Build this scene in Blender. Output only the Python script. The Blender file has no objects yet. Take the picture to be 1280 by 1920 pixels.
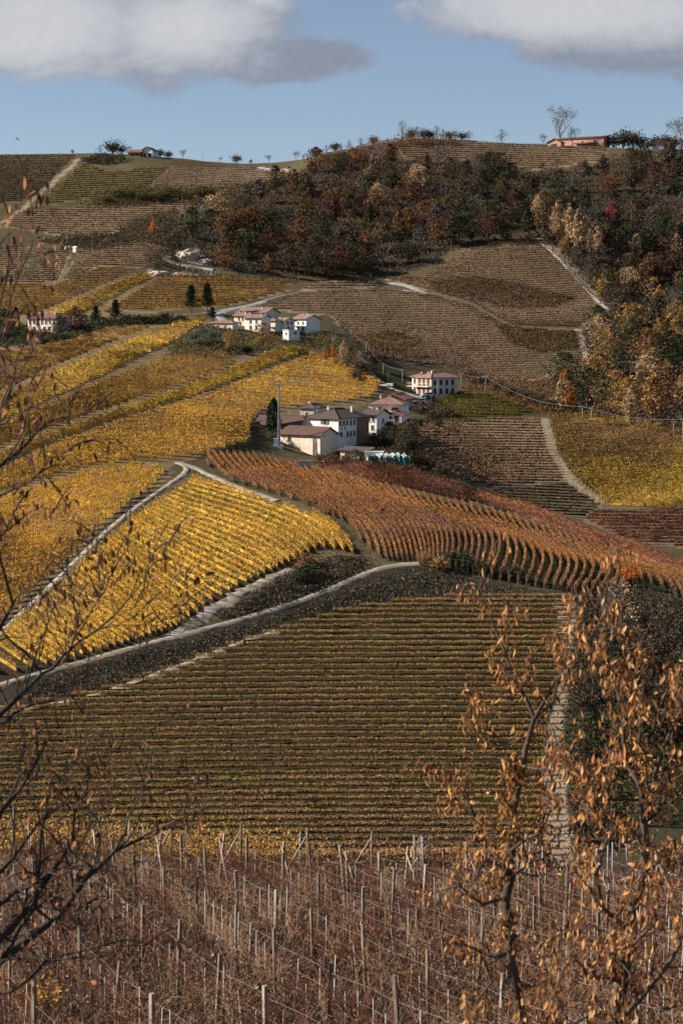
import bpy, bmesh, math, random
import numpy as np
from mathutils import Vector, Matrix
R = math.radians
rng = np.random.default_rng(7)
random.seed(7)
scene = bpy.context.scene
COL = scene.collection
# ------------------------------------------------------------------ camera
F = 3733.0                      # focal length in photograph pixels (1280 wide)
PITCH = math.atan(360 / F)
cam_d = bpy.data.cameras.new('camera')
cam_d.sensor_fit = 'HORIZONTAL'; cam_d.sensor_width = 24; cam_d.lens = 70
cam_d.clip_start = 0.2; cam_d.clip_end = 12000
cam_d.dof.use_dof = True; cam_d.dof.focus_distance = 420; cam_d.dof.aperture_fstop = 10.0
cam = bpy.data.objects.new('camera', cam_d); COL.objects.link(cam)
cam.rotation_euler = (math.pi / 2 - PITCH, 0, 0); cam.location = (0, 0, 0)
scene.camera = cam
# ------------------------------------------------------------------ light
SUN_EL = R(28); SUN_AZ = R(-87)          # azimuth clockwise from +Y (view direction): sun at the left
sd = Vector((math.sin(SUN_AZ) * math.cos(SUN_EL), math.cos(SUN_AZ) * math.cos(SUN_EL), math.sin(SUN_EL)))
sun_d = bpy.data.lights.new('sun', 'SUN'); sun_d.energy = 5.0; sun_d.angle = R(0.5); sun_d.color = (1.0, 0.90, 0.77)
sun = bpy.data.objects.new('sun', sun_d); COL.objects.link(sun)
sun.rotation_euler = (-sd).to_track_quat('-Z', 'Y').to_euler(); sun.location = (-100, 0, 200)
scene.view_settings.view_transform = 'Standard'; scene.view_settings.look = 'None'
scene.view_settings.gamma = 1; scene.view_settings.exposure = 1.0; scene.view_settings.use_curve_mapping = False

def newmat(name):
    m = bpy.data.materials.new(name); m.use_nodes = True
    m.node_tree.nodes.clear(); return m, m.node_tree
class NT:
    def __init__(s, nt): s.nt = nt
    def n(s, t, **k):
        nd = s.nt.nodes.new(t)
        for a, b in k.items(): setattr(nd, a, b)
        return nd
    def l(s, a, b): s.nt.links.new(a, b)
    def m(s, op, a, b=None, c=None, clamp=False):
        nd = s.n('ShaderNodeMath', operation=op, use_clamp=clamp)
        for i, v in enumerate((a, b, c)):
            if v is None: continue
            if isinstance(v, (int, float)): nd.inputs[i].default_value = v
            else: s.l(v, nd.inputs[i])
        return nd.outputs[0]
    def mix(s, f, a, b, mode='MIX'):
        nd = s.n('ShaderNodeMix', data_type='RGBA', blend_type=mode)
        for i, v in ((0, f), (6, a), (7, b)):
            if isinstance(v, (int, float)): nd.inputs[i].default_value = v
            elif isinstance(v, tuple): nd.inputs[i].default_value = (*v[:3], 1)
            else: s.l(v, nd.inputs[i])
        return nd.outputs[2]
    def sstep(s, x, a, b):
        nd = s.n('ShaderNodeMapRange', interpolation_type='SMOOTHSTEP')
        s.l(x, nd.inputs[0]); nd.inputs[1].default_value = a; nd.inputs[2].default_value = b
        return nd.outputs[0]
    def noise(s, vec, scale, detail=4, rough=0.55, dist=0.0):
        nd = s.n('ShaderNodeTexNoise'); nd.inputs['Scale'].default_value = scale
        nd.inputs['Detail'].default_value = detail; nd.inputs['Roughness'].default_value = rough
        nd.inputs['Distortion'].default_value = dist
        if vec is not None: s.l(vec, nd.inputs['Vector'])
        return nd.outputs[0]
# ------------------------------------------------------------------ sky
world = bpy.data.worlds.new('World'); scene.world = world; world.use_nodes = True
wt = world.node_tree; wt.nodes.clear(); W = NT(wt)
sky = W.n('ShaderNodeTexSky', sky_type='NISHITA'); sky.sun_disc = False
sky.sun_elevation = SUN_EL; sky.sun_rotation = SUN_AZ; sky.altitude = 350; sky.air_density = 0.75; sky.dust_density = 0.15; sky.ozone_density = 3.0
bg = W.n('ShaderNodeBackground'); bg.inputs[1].default_value = 0.052; hs = W.n('ShaderNodeHueSaturation'); hs.inputs['Saturation'].default_value = 0.80; hs.inputs['Value'].default_value = 1.0; W.l(sky.outputs[0], hs.inputs['Color']); W.l(hs.outputs[0], bg.inputs[0])
tc = W.n('ShaderNodeTexCoord'); sp = W.n('ShaderNodeSeparateXYZ'); W.l(tc.outputs['Generated'], sp.inputs[0])
ya = W.m('MAXIMUM', W.m('ABSOLUTE', sp.outputs[1]), 0.02)
Uc = W.m('DIVIDE', sp.outputs[0], ya); Vc = W.m('DIVIDE', sp.outputs[2], ya)       # sky position: tangent of azimuth, tangent of elevation
cv = W.n('ShaderNodeCombineXYZ'); W.l(Uc, cv.inputs[0]); W.l(W.m('MULTIPLY', Vc, 1.7), cv.inputs[1])
n1 = W.noise(cv.outputs[0], 20, 9, 0.60, 0.6); n2 = W.noise(cv.outputs[0], 9, 3, 0.5)
n3 = W.noise(cv.outputs[0], 75, 8, 0.66, 0.5)
def ell(cx, cy, rx, ry):                        # centre and radii given in photograph pixels, turned into sky angles
    a = W.m('MULTIPLY', W.m('SUBTRACT', Uc, (cx - 640) / F), F / rx); b = W.m('MULTIPLY', W.m('SUBTRACT', Vc, (600 - cy) / F), F / ry)
    return W.m('SUBTRACT', 1.0, W.m('SQRT', W.m('ADD', W.m('MULTIPLY', a, a), W.m('MULTIPLY', b, b))))
def mx(*a):
    r = a[0]
    for x in a[1:]: r = W.m('MAXIMUM', r, x)
    return r
shape = mx(ell(100, 48, 330, 130), ell(330, 58, 260, 130), ell(500, 120, 215, 48), ell(-260, 20, 320, 150),
           ell(1010, 36, 300, 68), ell(1180, 72, 270, 92), ell(1400, 75, 270, 120), ell(480, -80, 300, 70))
wob = W.m('ADD', W.m('MULTIPLY', W.m('SUBTRACT', n1, 0.5), 0.85), W.m('MULTIPLY', W.m('SUBTRACT', n3, 0.5), 0.42))
dens = W.sstep(W.m('ADD', shape, wob), -0.04, 0.32)
lit = mx(ell(60, 60, 230, 100), ell(350, 62, 150, 78), ell(1080, 28, 330, 62), ell(-260, 20, 300, 110), ell(500, -20, 70, 50))
litf = W.sstep(W.m('ADD', W.m('ADD', lit, W.m('MULTIPLY', W.m('SUBTRACT', n3, 0.5), 0.7)), W.m('MULTIPLY', W.m('SUBTRACT', n1, 0.5), 1.3)), -0.55, 0.70)
ccol = W.mix(litf, (0.205, 0.235, 0.315), (0.60, 0.605, 0.625))
ccol = W.mix(W.m('MULTIPLY', n3, 0.5), ccol, (0.33, 0.35, 0.40))
bg2 = W.n('ShaderNodeBackground'); W.l(ccol, bg2.inputs[0]); bg2.inputs[1].default_value = 0.56
ms = W.n('ShaderNodeMixShader'); W.l(W.m('MULTIPLY', dens, 0.97), ms.inputs[0]); W.l(bg.outputs[0], ms.inputs[1]); W.l(bg2.outputs[0], ms.inputs[2])
wo = W.n('ShaderNodeOutputWorld'); W.l(ms.outputs[0], wo.inputs[0])

# ------------------------------------------------------------------ pixel <-> world, terrain
def ue(px, py):
    X = (np.asarray(px, float) - 640) / F; Y = (960 - np.asarray(py, float)) / F
    dy = math.cos(PITCH) + Y * math.sin(PITCH); dz = -math.sin(PITCH) + Y * math.cos(PITCH)
    return X / dy, dz / dy
def topx(x, y, z):
    fwd = y * math.cos(PITCH) - z * math.sin(PITCH); up = y * math.sin(PITCH) + z * math.cos(PITCH)
    return 640 + F * x / fwd, 960 - F * up / fwd
CP = """
0 1920 52;320 1920 52;640 1920 52;960 1920 52;1280 1920 52;0 1750 68;640 1755 69;1280 1765 70;0 1612 91;320 1638 89;640 1655 88;960 1665 88;1280 1690 86
0 1337 252;200 1300 262;430 1217 280;640 1150 300;900 1125 306;1080 1130 305;0 1450 228;0 1600 203;640 1300 262;640 1450 230;640 1600 203;640 1700 188;0 1700 188
1060 1300 262;1060 1450 231;1060 1600 204;1060 1700 188;1280 1700 186
-20 1287 261;200 1227 275;350 1187 284;520 1143 296;640 1100 308;700 1066 318;780 1056 322;900 1082 318;1080 1108 318
0 1190 290;100 1120 308;200 1000 338;345 875 425;300 1060 315;400 1000 345;380 920 392;500 1000 350;500 950 380;540 1070 318;640 990 352;680 1050 322
600 1085 311
0 1050 325;0 930 375;100 980 352;200 900 400;0 830 430;0 780 460;200 850 432;200 760 484;200 680 560;0 690 550;0 650 600;200 625 680;75 624 685;300 592 722;130 600 705
340 780 478;470 850 462;480 800 492;480 720 565;600 700 610;600 662 650;500 665 640;400 640 650;690 715 620;690 760 560
600 856 480;700 862 475;760 850 480;740 790 525;560 884 440;450 905 408;450 865 445;560 945 380;430 615 700;540 640 690;560 655 668;600 640 700;430 582 755;545 550 795;780 541 850;700 525 862
400 540 820;330 515 850;340 480 872;500 515 858;130 530 818;100 455 900;0 560 770;0 440 910;60 380 975;0 291 1100;150 287 1110;200 370 995;262 293 1090;450 313 1080;400 345 1030;540 322 1085;240 440 905;250 500 850
500 400 965;600 290 1080;700 480 900;700 380 985;700 272 1095;800 264 1100;900 265 1120;980 270 1125;1090 275 1120;1180 290 1095;1280 290 1080;1000 320 1060;850 300 1070
1000 400 965;1200 400 960;1200 560 850;1280 440 930;950 450 910;1010 450 908;1140 580 800;800 520 862;950 560 828;800 600 770;1080 620 765;1000 700 690;880 700 695;700 640 715;660 640 700;720 720 640
808 741 640;900 738 635;1000 772 600;1180 780 600;1120 700 680;1280 640 760;1280 800 555;860 790 560;860 900 480;780 840 500
900 930 455;900 957 425;900 990 395;900 1030 338;700 985 362;700 935 398;700 905 430;700 882 452;800 955 395;800 1000 350;1000 1050 338;1000 1015 392;1000 988 420
1130 1050 385;1100 1075 340;1130 1020 420;1130 950 470;1130 860 520;1100 790 570;1280 1090 360;1280 1050 410;1280 950 460
1180 1130 325;1280 1150 322;1180 1300 262;1280 1290 262;1280 1400 237;1280 1560 206;1120 1420 236
""".replace('\n', ';').split(';')
us, vs, es = [], [], []
def addcp(px, py, D):
    u, e = ue(px, py); us.append(float(u)); es.append(float(e)); vs.append(math.log(D))
def addz(px, D, z):
    u, _ = ue(px, 960); us.append(float(u)); es.append(z / D); vs.append(math.log(D))
for c in CP:
    if not c.strip(): continue
    px, py, D = map(float, c.split())
    addcp(px, py, D)
    if px == 0: addcp(-320, py + (py - 600) * 0.02, D)
    if px == 1280: addcp(1600, py + (py - 600) * 0.02, D)
for px in (-320, 320, 960, 1600):
    addz(px, 175, -55.5); addz(px, 150, -50); addz(px, 120, -37.5); addz(px, 102, -28.6); addz(px, 30, -14.2); addz(px, 12, -10); addz(px, 4, -6); addz(px, 1.5, -3.2)
    addz(px, 1400, 60 if px > 700 else 66); addz(px, 2200, 20); addz(px, 5000, -20)
for px in (100, 600, 1000): addz(px, 1250, 84)
us = np.array(us); vs = np.array(vs); es = np.array(es)
def phi(r2): return 0.5 * r2 * np.log(r2 + 1e-12)
N = len(us)
r2 = (us[:, None] - us[None]) ** 2 + (vs[:, None] - vs[None]) ** 2
A = np.zeros((N + 3, N + 3)); A[:N, :N] = phi(r2) + np.eye(N) * 2e-5
P = np.stack([np.ones(N), us, vs], 1); A[:N, N:] = P; A[N:, :N] = P.T
sol = np.linalg.solve(A, np.concatenate([es, [0, 0, 0]])); wts = sol[:N]; aff = sol[N:]
def tps(u, v):
    u = np.asarray(u, float).ravel(); v = np.asarray(v, float).ravel(); out = np.empty_like(u)
    for i in range(0, len(u), 20000):
        a, b = u[i:i + 20000], v[i:i + 20000]
        out[i:i + 20000] = phi((a[:, None] - us) ** 2 + (b[:, None] - vs) ** 2) @ wts + aff[0] + aff[1] * a + aff[2] * b
    return out
NU, NV = 330, 860
UG = np.linspace(-0.30, 0.30, NU); VG = np.linspace(math.log(1.5), math.log(5000), 260)
VG = np.concatenate([np.linspace(math.log(1.5), math.log(44), 40, endpoint=False), np.linspace(math.log(44), math.log(1180), 760, endpoint=False), np.linspace(math.log(1180), math.log(6000), 60)])
UU, VV = np.meshgrid(UG, VG); EG = tps(UU, VV).reshape(UU.shape)
def vnoise(x, y, s, seed=0):
    x = x / s; y = y / s; xi = np.floor(x).astype(int); yi = np.floor(y).astype(int); fx = x - xi; fy = y - yi
    fx = fx * fx * (3 - 2 * fx); fy = fy * fy * (3 - 2 * fy)
    def h(a, b):
        n = (a * 374761393 + b * 668265263 + seed * 1442695041) & 0xffffffff
        n = ((n ^ (n >> 13)) * 1274126177) & 0xffffffff
        return ((n ^ (n >> 16)) & 0xffff) / 65535.0
    return (h(xi, yi) * (1 - fx) + h(xi + 1, yi) * fx) * (1 - fy) + (h(xi, yi + 1) * (1 - fx) + h(xi + 1, yi + 1) * fx) * fy - 0.5
YW = np.exp(VV); XW = UU * YW
amp = np.clip((YW - 40) / 400, 0.12, 1.0)
EG += (vnoise(XW, YW, 14, 1) * 0.5 + vnoise(XW, YW, 5, 2) * 0.18) * amp / YW
ZW = EG * YW
def interp_e(u, v):
    fu = np.clip((np.asarray(u) - UG[0]) / (UG[1] - UG[0]), 0, NU - 1.001); iu = fu.astype(int); fu = fu - iu
    iv = np.clip(np.searchsorted(VG, v) - 1, 0, len(VG) - 2); fv = np.clip((v - VG[iv]) / (VG[iv + 1] - VG[iv]), 0, 1)
    return (EG[iv, iu] * (1 - fu) + EG[iv, iu + 1] * fu) * (1 - fv) + (EG[iv + 1, iu] * (1 - fu) + EG[iv + 1, iu + 1] * fu) * fv
def ground(x, y):
    x = np.asarray(x, float); y = np.asarray(y, float)
    return interp_e(x / y, np.log(y)) * y
def pick(px, py, dmin=105.0, dmax=1350.0):
    """first point of the ground that the view ray through (px,py) meets beyond dmin"""
    px = np.atleast_1d(np.asarray(px, float)); py = np.atleast_1d(np.asarray(py, float))
    u, e = ue(px, py); out = np.full((len(px), 3), np.nan)
    k0 = np.searchsorted(VG, math.log(dmin)); k1 = np.searchsorted(VG, math.log(dmax))
    fu = np.clip((u - UG[0]) / (UG[1] - UG[0]), 0, NU - 1.001); iu = fu.astype(int); fu = fu - iu
    col = EG[k0:k1][:, iu] * (1 - fu) + EG[k0:k1][:, iu + 1] * fu
    hit = col >= e[None]; any_ = hit.any(0); k = hit.argmax(0)
    k = np.where(k == 0, 1, k); ii = np.arange(len(px))
    e0 = col[k - 1, ii]; e1 = col[k, ii]; t = np.clip((e - e0) / np.where(abs(e1 - e0) < 1e-9, 1e-9, e1 - e0), 0, 1)
    v = VG[k0 + k - 1] * (1 - t) + VG[k0 + k] * t; y = np.exp(v)
    out[any_, 0] = (u * y)[any_]; out[any_, 1] = y[any_]; out[any_, 2] = (e * y)[any_]
    return out
def at(px, py, dmin=105.0):
    p = pick(px, py, dmin)[0]
    if np.isnan(p[0]): p = ontop(px)
    return Vector(p)
def ontop(px):
    """point on the skyline in column px"""
    u, _ = ue(px, 300); k0 = np.searchsorted(VG, math.log(700)); k1 = np.searchsorted(VG, math.log(1300))
    i = int(np.clip((u - UG[0]) / (UG[1] - UG[0]), 0, NU - 2)); k = k0 + int(EG[k0:k1, i].argmax()); y = math.exp(VG[k])
    return np.array([u * y, y, float(ground(u * y, y))])
def inpoly(px, py, poly):
    px = np.asarray(px); py = np.asarray(py); c = np.zeros(px.shape, bool); n = len(poly)
    for i in range(n):
        x1, y1 = poly[i]; x2, y2 = poly[(i + 1) % n]
        if y1 == y2: continue
        cond = ((y1 > py) != (y2 > py)) & (px < (x2 - x1) * (py - y1) / (y2 - y1) + x1)
        c ^= cond
    return c

# ------------------------------------------------------------------ helpers for objects
def tag(o, label=None, cat=None, group=None, kind=None):
    if label: o['label'] = label
    if cat: o['category'] = cat
    if group: o['group'] = group
    if kind: o['kind'] = kind
    return o
def mesh_np(name, V, Fq, mats, rnd=None, midx=None, smooth=False):
    """V (n,3), Fq (m,k) all faces with k corners"""
    me = bpy.data.meshes.new(name); V = np.ascontiguousarray(V, np.float32); Fq = np.ascontiguousarray(Fq, np.int32)
    k = Fq.shape[1]; me.vertices.add(len(V)); me.vertices.foreach_set('co', V.ravel())
    me.loops.add(Fq.size); me.loops.foreach_set('vertex_index', Fq.ravel())
    me.polygons.add(len(Fq)); me.polygons.foreach_set('loop_start', np.arange(0, Fq.size, k, dtype=np.int32))
    for m in (mats if isinstance(mats, (list, tuple)) else [mats]): me.materials.append(m)
    if midx is not None: me.polygons.foreach_set('material_index', np.ascontiguousarray(midx, np.int32))
    if smooth: me.polygons.foreach_set('use_smooth', np.ones(len(Fq), bool))
    me.update(calc_edges=True)
    if rnd is not None:
        a = me.attributes.new('rnd', 'FLOAT', 'FACE'); a.data.foreach_set('value', np.ascontiguousarray(rnd, np.float32))
    return me
def link(name, me, parent=None, loc=None):
    o = bpy.data.objects.new(name, me); COL.objects.link(o)
    if parent is not None: o.parent = parent
    if loc is not None: o.location = loc
    return o
def empty(name, loc=(0, 0, 0), rz=0):
    o = bpy.data.objects.new(name, None); COL.objects.link(o); o.location = loc; o.rotation_euler = (0, 0, rz); o.empty_display_size = 0.5; return o
def copy_tree(o, parent=None):
    c = o.copy(); COL.objects.link(c); c.parent = parent
    for ch in list(o.children): copy_tree(ch, c)
    return c
def quads(C, size, asp=0.7, hang=0.0):
    """random oriented leaf cards round centres C"""
    n = len(C); a = rng.normal(size=(n, 3)); a[:, 2] = a[:, 2] * (1 - hang) - hang * 2.0; a /= np.linalg.norm(a, axis=1)[:, None]
    b = rng.normal(size=(n, 3)); b = np.cross(a, b); b /= np.linalg.norm(b, axis=1)[:, None] + 1e-9
    s = np.asarray(size).reshape(-1, 1) * 0.5; a = a * s; b = b * s * asp
    V = np.stack([C - a, C + b * 0.9 - a * 0.1, C + a, C - b * 0.9 + a * 0.1], 1).reshape(-1, 3)
    return V, np.arange(4 * n).reshape(-1, 4)
class MB:
    """collects shapes into one mesh"""
    def __init__(s): s.v = []; s.f = []; s.n = 0
    def add(s, V, Fs):
        s.v.append(np.asarray(V, float).reshape(-1, 3)); s.f += [tuple(int(i) + s.n for i in f) for f in Fs]; s.n += len(s.v[-1])
    def box(s, x0, y0, z0, x1, y1, z1):
        s.add([(x0, y0, z0), (x1, y0, z0), (x1, y1, z0), (x0, y1, z0), (x0, y0, z1), (x1, y0, z1), (x1, y1, z1), (x0, y1, z1)],
              [(0, 3, 2, 1), (4, 5, 6, 7), (0, 1, 5, 4), (1, 2, 6, 5), (2, 3, 7, 6), (3, 0, 4, 7)]); return s
    def tube(s, pts, rad, sides=6, cap=True):
        pts = [Vector(p) for p in pts]; rings = []
        if isinstance(rad, (int, float)): rad = [rad] * len(pts)
        for i, p in enumerate(pts):
            d = (pts[min(i + 1, len(pts) - 1)] - pts[max(i - 1, 0)]); d = d.normalized() if d.length > 1e-9 else Vector((0, 0, 1))
            a = d.cross(Vector((0.3, 0.95, 0.1)) if abs(d.x) < 0.9 else Vector((0, 0, 1))).normalized(); b = d.cross(a)
            rings.append([p + (a * math.cos(t) + b * math.sin(t)) * rad[i] for t in [2 * math.pi * k / sides for k in range(sides)]])
        V = [v for r in rings for v in r]; Fs = []
        for i in range(len(pts) - 1):
            for k in range(sides): Fs.append((i * sides + k, i * sides + (k + 1) % sides, (i + 1) * sides + (k + 1) % sides, (i + 1) * sides + k))
        if cap: Fs.append(tuple(range(sides))[::-1]); Fs.append(tuple((len(pts) - 1) * sides + k for k in range(sides)))
        s.add(V, Fs); return s
    def prism(s, poly, z0, z1):
        n = len(poly); V = [(x, y, z0) for x, y in poly] + [(x, y, z1) for x, y in poly]
        s.add(V, [tuple(range(n))[::-1], tuple(range(n, 2 * n))] + [(i, (i + 1) % n, n + (i + 1) % n, n + i) for i in range(n)]); return s
    def mesh(s, name, mat, smooth=False):
        me = bpy.data.meshes.new(name); me.from_pydata([tuple(v) for v in np.concatenate(s.v)], [], s.f)
        for m in (mat if isinstance(mat, list) else [mat]): me.materials.append(m)
        if smooth:
            for p in me.polygons: p.use_smooth = True
        return me
    def build(s, name, mat, parent=None, smooth=False): return link(name, s.mesh(name, mat, smooth), parent)

# ------------------------------------------------------------------ materials
def simple(name, col, rough=0.85, var=0.25, scale=0.6, col2=None, metal=0.0, bump=0.0):
    m, nt = newmat(name); X = NT(nt); o = X.n('ShaderNodeOutputMaterial'); b = X.n('ShaderNodeBsdfPrincipled'); X.l(b.outputs[0], o.inputs[0])
    t = X.n('ShaderNodeTexCoord'); nz = X.noise(t.outputs['Object'], scale, 6, 0.65); f = X.sstep(nz, 0.35, 0.68)
    c2 = col2 or tuple(c * (1 - var) for c in col); X.l(X.mix(f, col, c2), b.inputs['Base Color'])
    b.inputs['Roughness'].default_value = rough; b.inputs['Metallic'].default_value = metal; b.inputs['Specular IOR Level'].default_value = 0.25
    if bump:
        bp = X.n('ShaderNodeBump'); bp.inputs['Strength'].default_value = bump; bp.inputs['Distance'].default_value = 0.1
        X.l(X.noise(t.outputs['Object'], scale * 6, 5, 0.7), bp.inputs['Height']); X.l(bp.outputs[0], b.inputs['Normal'])
    return m
def leafmat(name, cols, patch=None, pscale=0.03, transl=0.28, vary=0.25):
    """per-leaf colours from a ramp, drifting from place to place"""
    m, nt = newmat(name); X = NT(nt); o = X.n('ShaderNodeOutputMaterial')
    at_ = X.n('ShaderNodeAttribute'); at_.attribute_name = 'rnd'; rp = X.n('ShaderNodeValToRGB'); cr = rp.color_ramp
    cr.interpolation = 'CONSTANT'
    while len(cr.elements) < len(cols): cr.elements.new(0.5)
    for i, c in enumerate(cols): cr.elements[i].position = i / len(cols); cr.elements[i].color = (*c, 1)
    gi = X.n('ShaderNodeNewGeometry'); nz = X.noise(gi.outputs['Position'], pscale, 4, 0.6)
    X.l(at_.outputs['Fac'], rp.inputs[0]); col = rp.outputs[0]
    if patch: col = X.mix(X.m('MULTIPLY', X.sstep(nz, 0.46, 0.66), 0.85), col, X.mix(at_.outputs['Fac'], tuple(c * 0.6 for c in patch), patch))
    oi = X.n('ShaderNodeObjectInfo'); nz2 = X.noise(gi.outputs['Position'], pscale * 6, 3, 0.6)
    k = X.m('ADD', X.m('MULTIPLY', oi.outputs['Random'], vary), X.m('MULTIPLY', nz2, 0.7)); k = X.m('ADD', k, 0.62 - vary / 2)
    sc = X.n('ShaderNodeVectorMath', operation='SCALE'); X.l(col, sc.inputs[0]); X.l(k, sc.inputs['Scale'])
    d = X.n('ShaderNodeBsdfDiffuse'); X.l(sc.outputs[0], d.inputs[0]); t = X.n('ShaderNodeBsdfTranslucent'); X.l(sc.outputs[0], t.inputs[0])
    mm = X.n('ShaderNodeMixShader'); mm.inputs[0].default_value = transl; X.l(d.outputs[0], mm.inputs[1]); X.l(t.outputs[0], mm.inputs[2]); X.l(mm.outputs[0], o.inputs[0])
    return m
LM = {
 'gapshade': leafmat('vine_gap_shade', [(.05, .045, .03), (.035, .035, .025), (.06, .05, .035)], None, .05, 0.0),  # near-black colour painted in as the shade below the leaf band
 'gold': leafmat('leaf_gold', [(.68, .40, .06), (.56, .32, .06), (.74, .48, .09), (.40, .27, .06), (.50, .25, .07), (.62, .41, .07), (.28, .24, .06)], (.42, .25, .10), 0.02),
 'goldmix': leafmat('leaf_gold_mixed', [(.68, .41, .07), (.58, .33, .07), (.72, .47, .08), (.46, .28, .07), (.60, .33, .07), (.48, .35, .06), (.48, .27, .14)], (.52, .30, .13), 0.018),
 'ochre': leafmat('leaf_ochre', [(.44, .25, .06), (.34, .19, .06), (.50, .31, .06), (.27, .16, .06), (.38, .20, .06), (.26, .20, .05), (.32, .17, .10)], (.30, .18, .10), 0.015),
 'orange': leafmat('leaf_orange', [(.45, .21, .07), (.36, .155, .06), (.54, .28, .08), (.27, .135, .07), (.42, .21, .07), (.24, .13, .085)], (.33, .175, .12), 0.02),
 'red': leafmat('leaf_red', [(.28, .11, .055), (.22, .09, .055), (.34, .15, .06), (.18, .09, .06), (.27, .13, .07)], (.22, .13, .095), 0.02),
 'brown': leafmat('leaf_brown', [(.34, .21, .125), (.26, .16, .09), (.40, .24, .14), (.20, .135, .08), (.32, .20, .08), (.24, .16, .10)], (.20, .16, .06), 0.012),
 'pinkbrown': leafmat('leaf_faded', [(.32, .20, .13), (.25, .155, .10), (.37, .24, .155), (.19, .13, .085), (.27, .165, .10)], (.24, .19, .09), 0.012),
 'olive': leafmat('leaf_olive', [(.17, .14, .035), (.13, .11, .03), (.24, .19, .04), (.10, .09, .03), (.20, .14, .04)], (.20, .14, .06), 0.02),
 'stripe': leafmat('leaf_stripe', [(.46, .27, .11), (.36, .20, .10), (.52, .35, .09), (.28, .17, .09), (.42, .22, .11), (.40, .33, .07)], (.46, .27, .17), 0.02),
 'darkbrown': leafmat('leaf_darkbrown', [(.13, .09, .055), (.10, .075, .045), (.16, .10, .06), (.085, .07, .04)], (.10, .09, .04), 0.015),
}
M = {
 'soil': simple('soil', (.25, .19, .135), .95, .3, .5),
 'track': simple('track_gravel', (.36, .315, .255), .95, 0, .35, (.22, .18, .13), bump=.3),
 'asphalt': simple('road_surface', (.33, .31, .29), .9, .3, .2),
 'bark': simple('bark', (.085, .064, .05), .95, .4, 2.5),
 'barklight': simple('bark_pale', (.24, .20, .165), .95, .4, 2.5),
 'barkdark': simple('bark_dark', (.05, .04, .034), .95, .3, 3),
 'white': simple('plaster_white', (.76, .73, .68), .9, .24, .8),
 'cream': simple('plaster_cream', (.70, .59, .46), .9, .22, .7),
 'offwhite': simple('plaster_aged', (.60, .54, .46), .9, .2, .5),
 'greyplaster': simple('plaster_grey', (.36, .34, .31), .9, .2, .5),
 'pinkplaster': simple('plaster_pink', (.50, .27, .19), .9, .12, .3),
 'brownwall': simple('brick_wall', (.20, .13, .085), .95, .25, .8),
 'wood': simple('post_wood', (.20, .15, .11), .9, .4, 6),
 'woodpale': simple('post_wood_pale', (.34, .28, .22), .9, .35, 5),
 'metal': simple('galvanised_steel', (.52, .53, .55), .45, .15, 3, metal=.6),
 'concrete': simple('concrete', (.46, .44, .40), .9, .2, 2),
 'dark': simple('dark_opening', (.03, .03, .033), .5, .2, 1),
 'shutter': simple('shutter_brown', (.12, .065, .04), .8, .2, 2),
 'shuttergreen': simple('shutter_green', (.05, .10, .08), .8, .2, 2),
 'net': simple('green_netting', (.03, .15, .12), .7, .3, 1.5),
 'whiteplastic': simple('white_plastic', (.78, .78, .77), .5, .1, 1),
 'carwhite': simple('car_paint_white', (.72, .73, .74), .25, .03, 1), 'carblue': simple('car_paint_blue', (.05, .075, .12), .25, .05, 1),
 'carsilver': simple('car_paint_silver', (.42, .43, .45), .25, .05, 1, metal=.3), 'glass': simple('car_glass', (.02, .025, .03), .08, .1, 1),
 'rubber': simple('rubber', (.02, .02, .02), .9, .1, 1), 'orangep': simple('orange_paint', (.55, .12, .04), .5, .1, 1),
 'stone': simple('pale_rock', (.55, .48, .40), .95, 0, .25, (.33, .27, .20), bump=.5), 'cane': simple('vine_cane', (.115, .038, .02), .85, .35, 8),
 'canepale': simple('vine_cane_pale', (.33, .20, .12), .85, .3, 8), 'vinetrunk': simple('vine_trunk', (.12, .095, .075), .95, .4, 8), 'wire': simple('wire', (.30, .29, .28), .5, .1, 1, metal=.5),
}
def tilemat(name, c1, c2, c3):
    """rows of roof tiles: bands down the slope, blotches of age"""
    m, nt = newmat(name); X = NT(nt); o = X.n('ShaderNodeOutputMaterial'); b = X.n('ShaderNodeBsdfPrincipled'); X.l(b.outputs[0], o.inputs[0])
    t = X.n('ShaderNodeTexCoord'); n1 = X.noise(t.outputs['Object'], 0.5, 5, .6); n2 = X.noise(t.outputs['Object'], 3.2, 3, .8)
    c = X.mix(X.sstep(n1, .38, .64), c1, c2); c = X.mix(X.sstep(n2, .45, .7), c, c3); X.l(c, b.inputs['Base Color']); b.inputs['Roughness'].default_value = .9
    wv = X.n('ShaderNodeTexWave'); wv.inputs['Scale'].default_value = 1.6; wv.inputs['Distortion'].default_value = 1.5; X.l(t.outputs['Object'], wv.inputs[0])
    bp = X.n('ShaderNodeBump'); bp.inputs['Strength'].default_value = .6; bp.inputs['Distance'].default_value = .12; X.l(wv.outputs[1], bp.inputs['Height']); X.l(bp.outputs[0], b.inputs['Normal'])
    return m
RM = {'dark': tilemat('tiles_dark', (.105, .048, .038), (.07, .038, .032), (.16, .08, .06)),
      'darker': tilemat('tiles_charcoal', (.075, .052, .042), (.05, .038, .033), (.115, .08, .062)),
      'pink': tilemat('tiles_pink', (.26, .14, .115), (.21, .12, .10), (.31, .19, .155)),
      'tan': tilemat('tiles_tan', (.22, .135, .10), (.15, .095, .075), (.29, .195, .15)),
      'orange': tilemat('tiles_orange', (.50, .20, .11), (.42, .17, .10), (.55, .27, .16)),
      'red': tilemat('tiles_red', (.19, .065, .05), (.15, .055, .045), (.24, .10, .075))}
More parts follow.
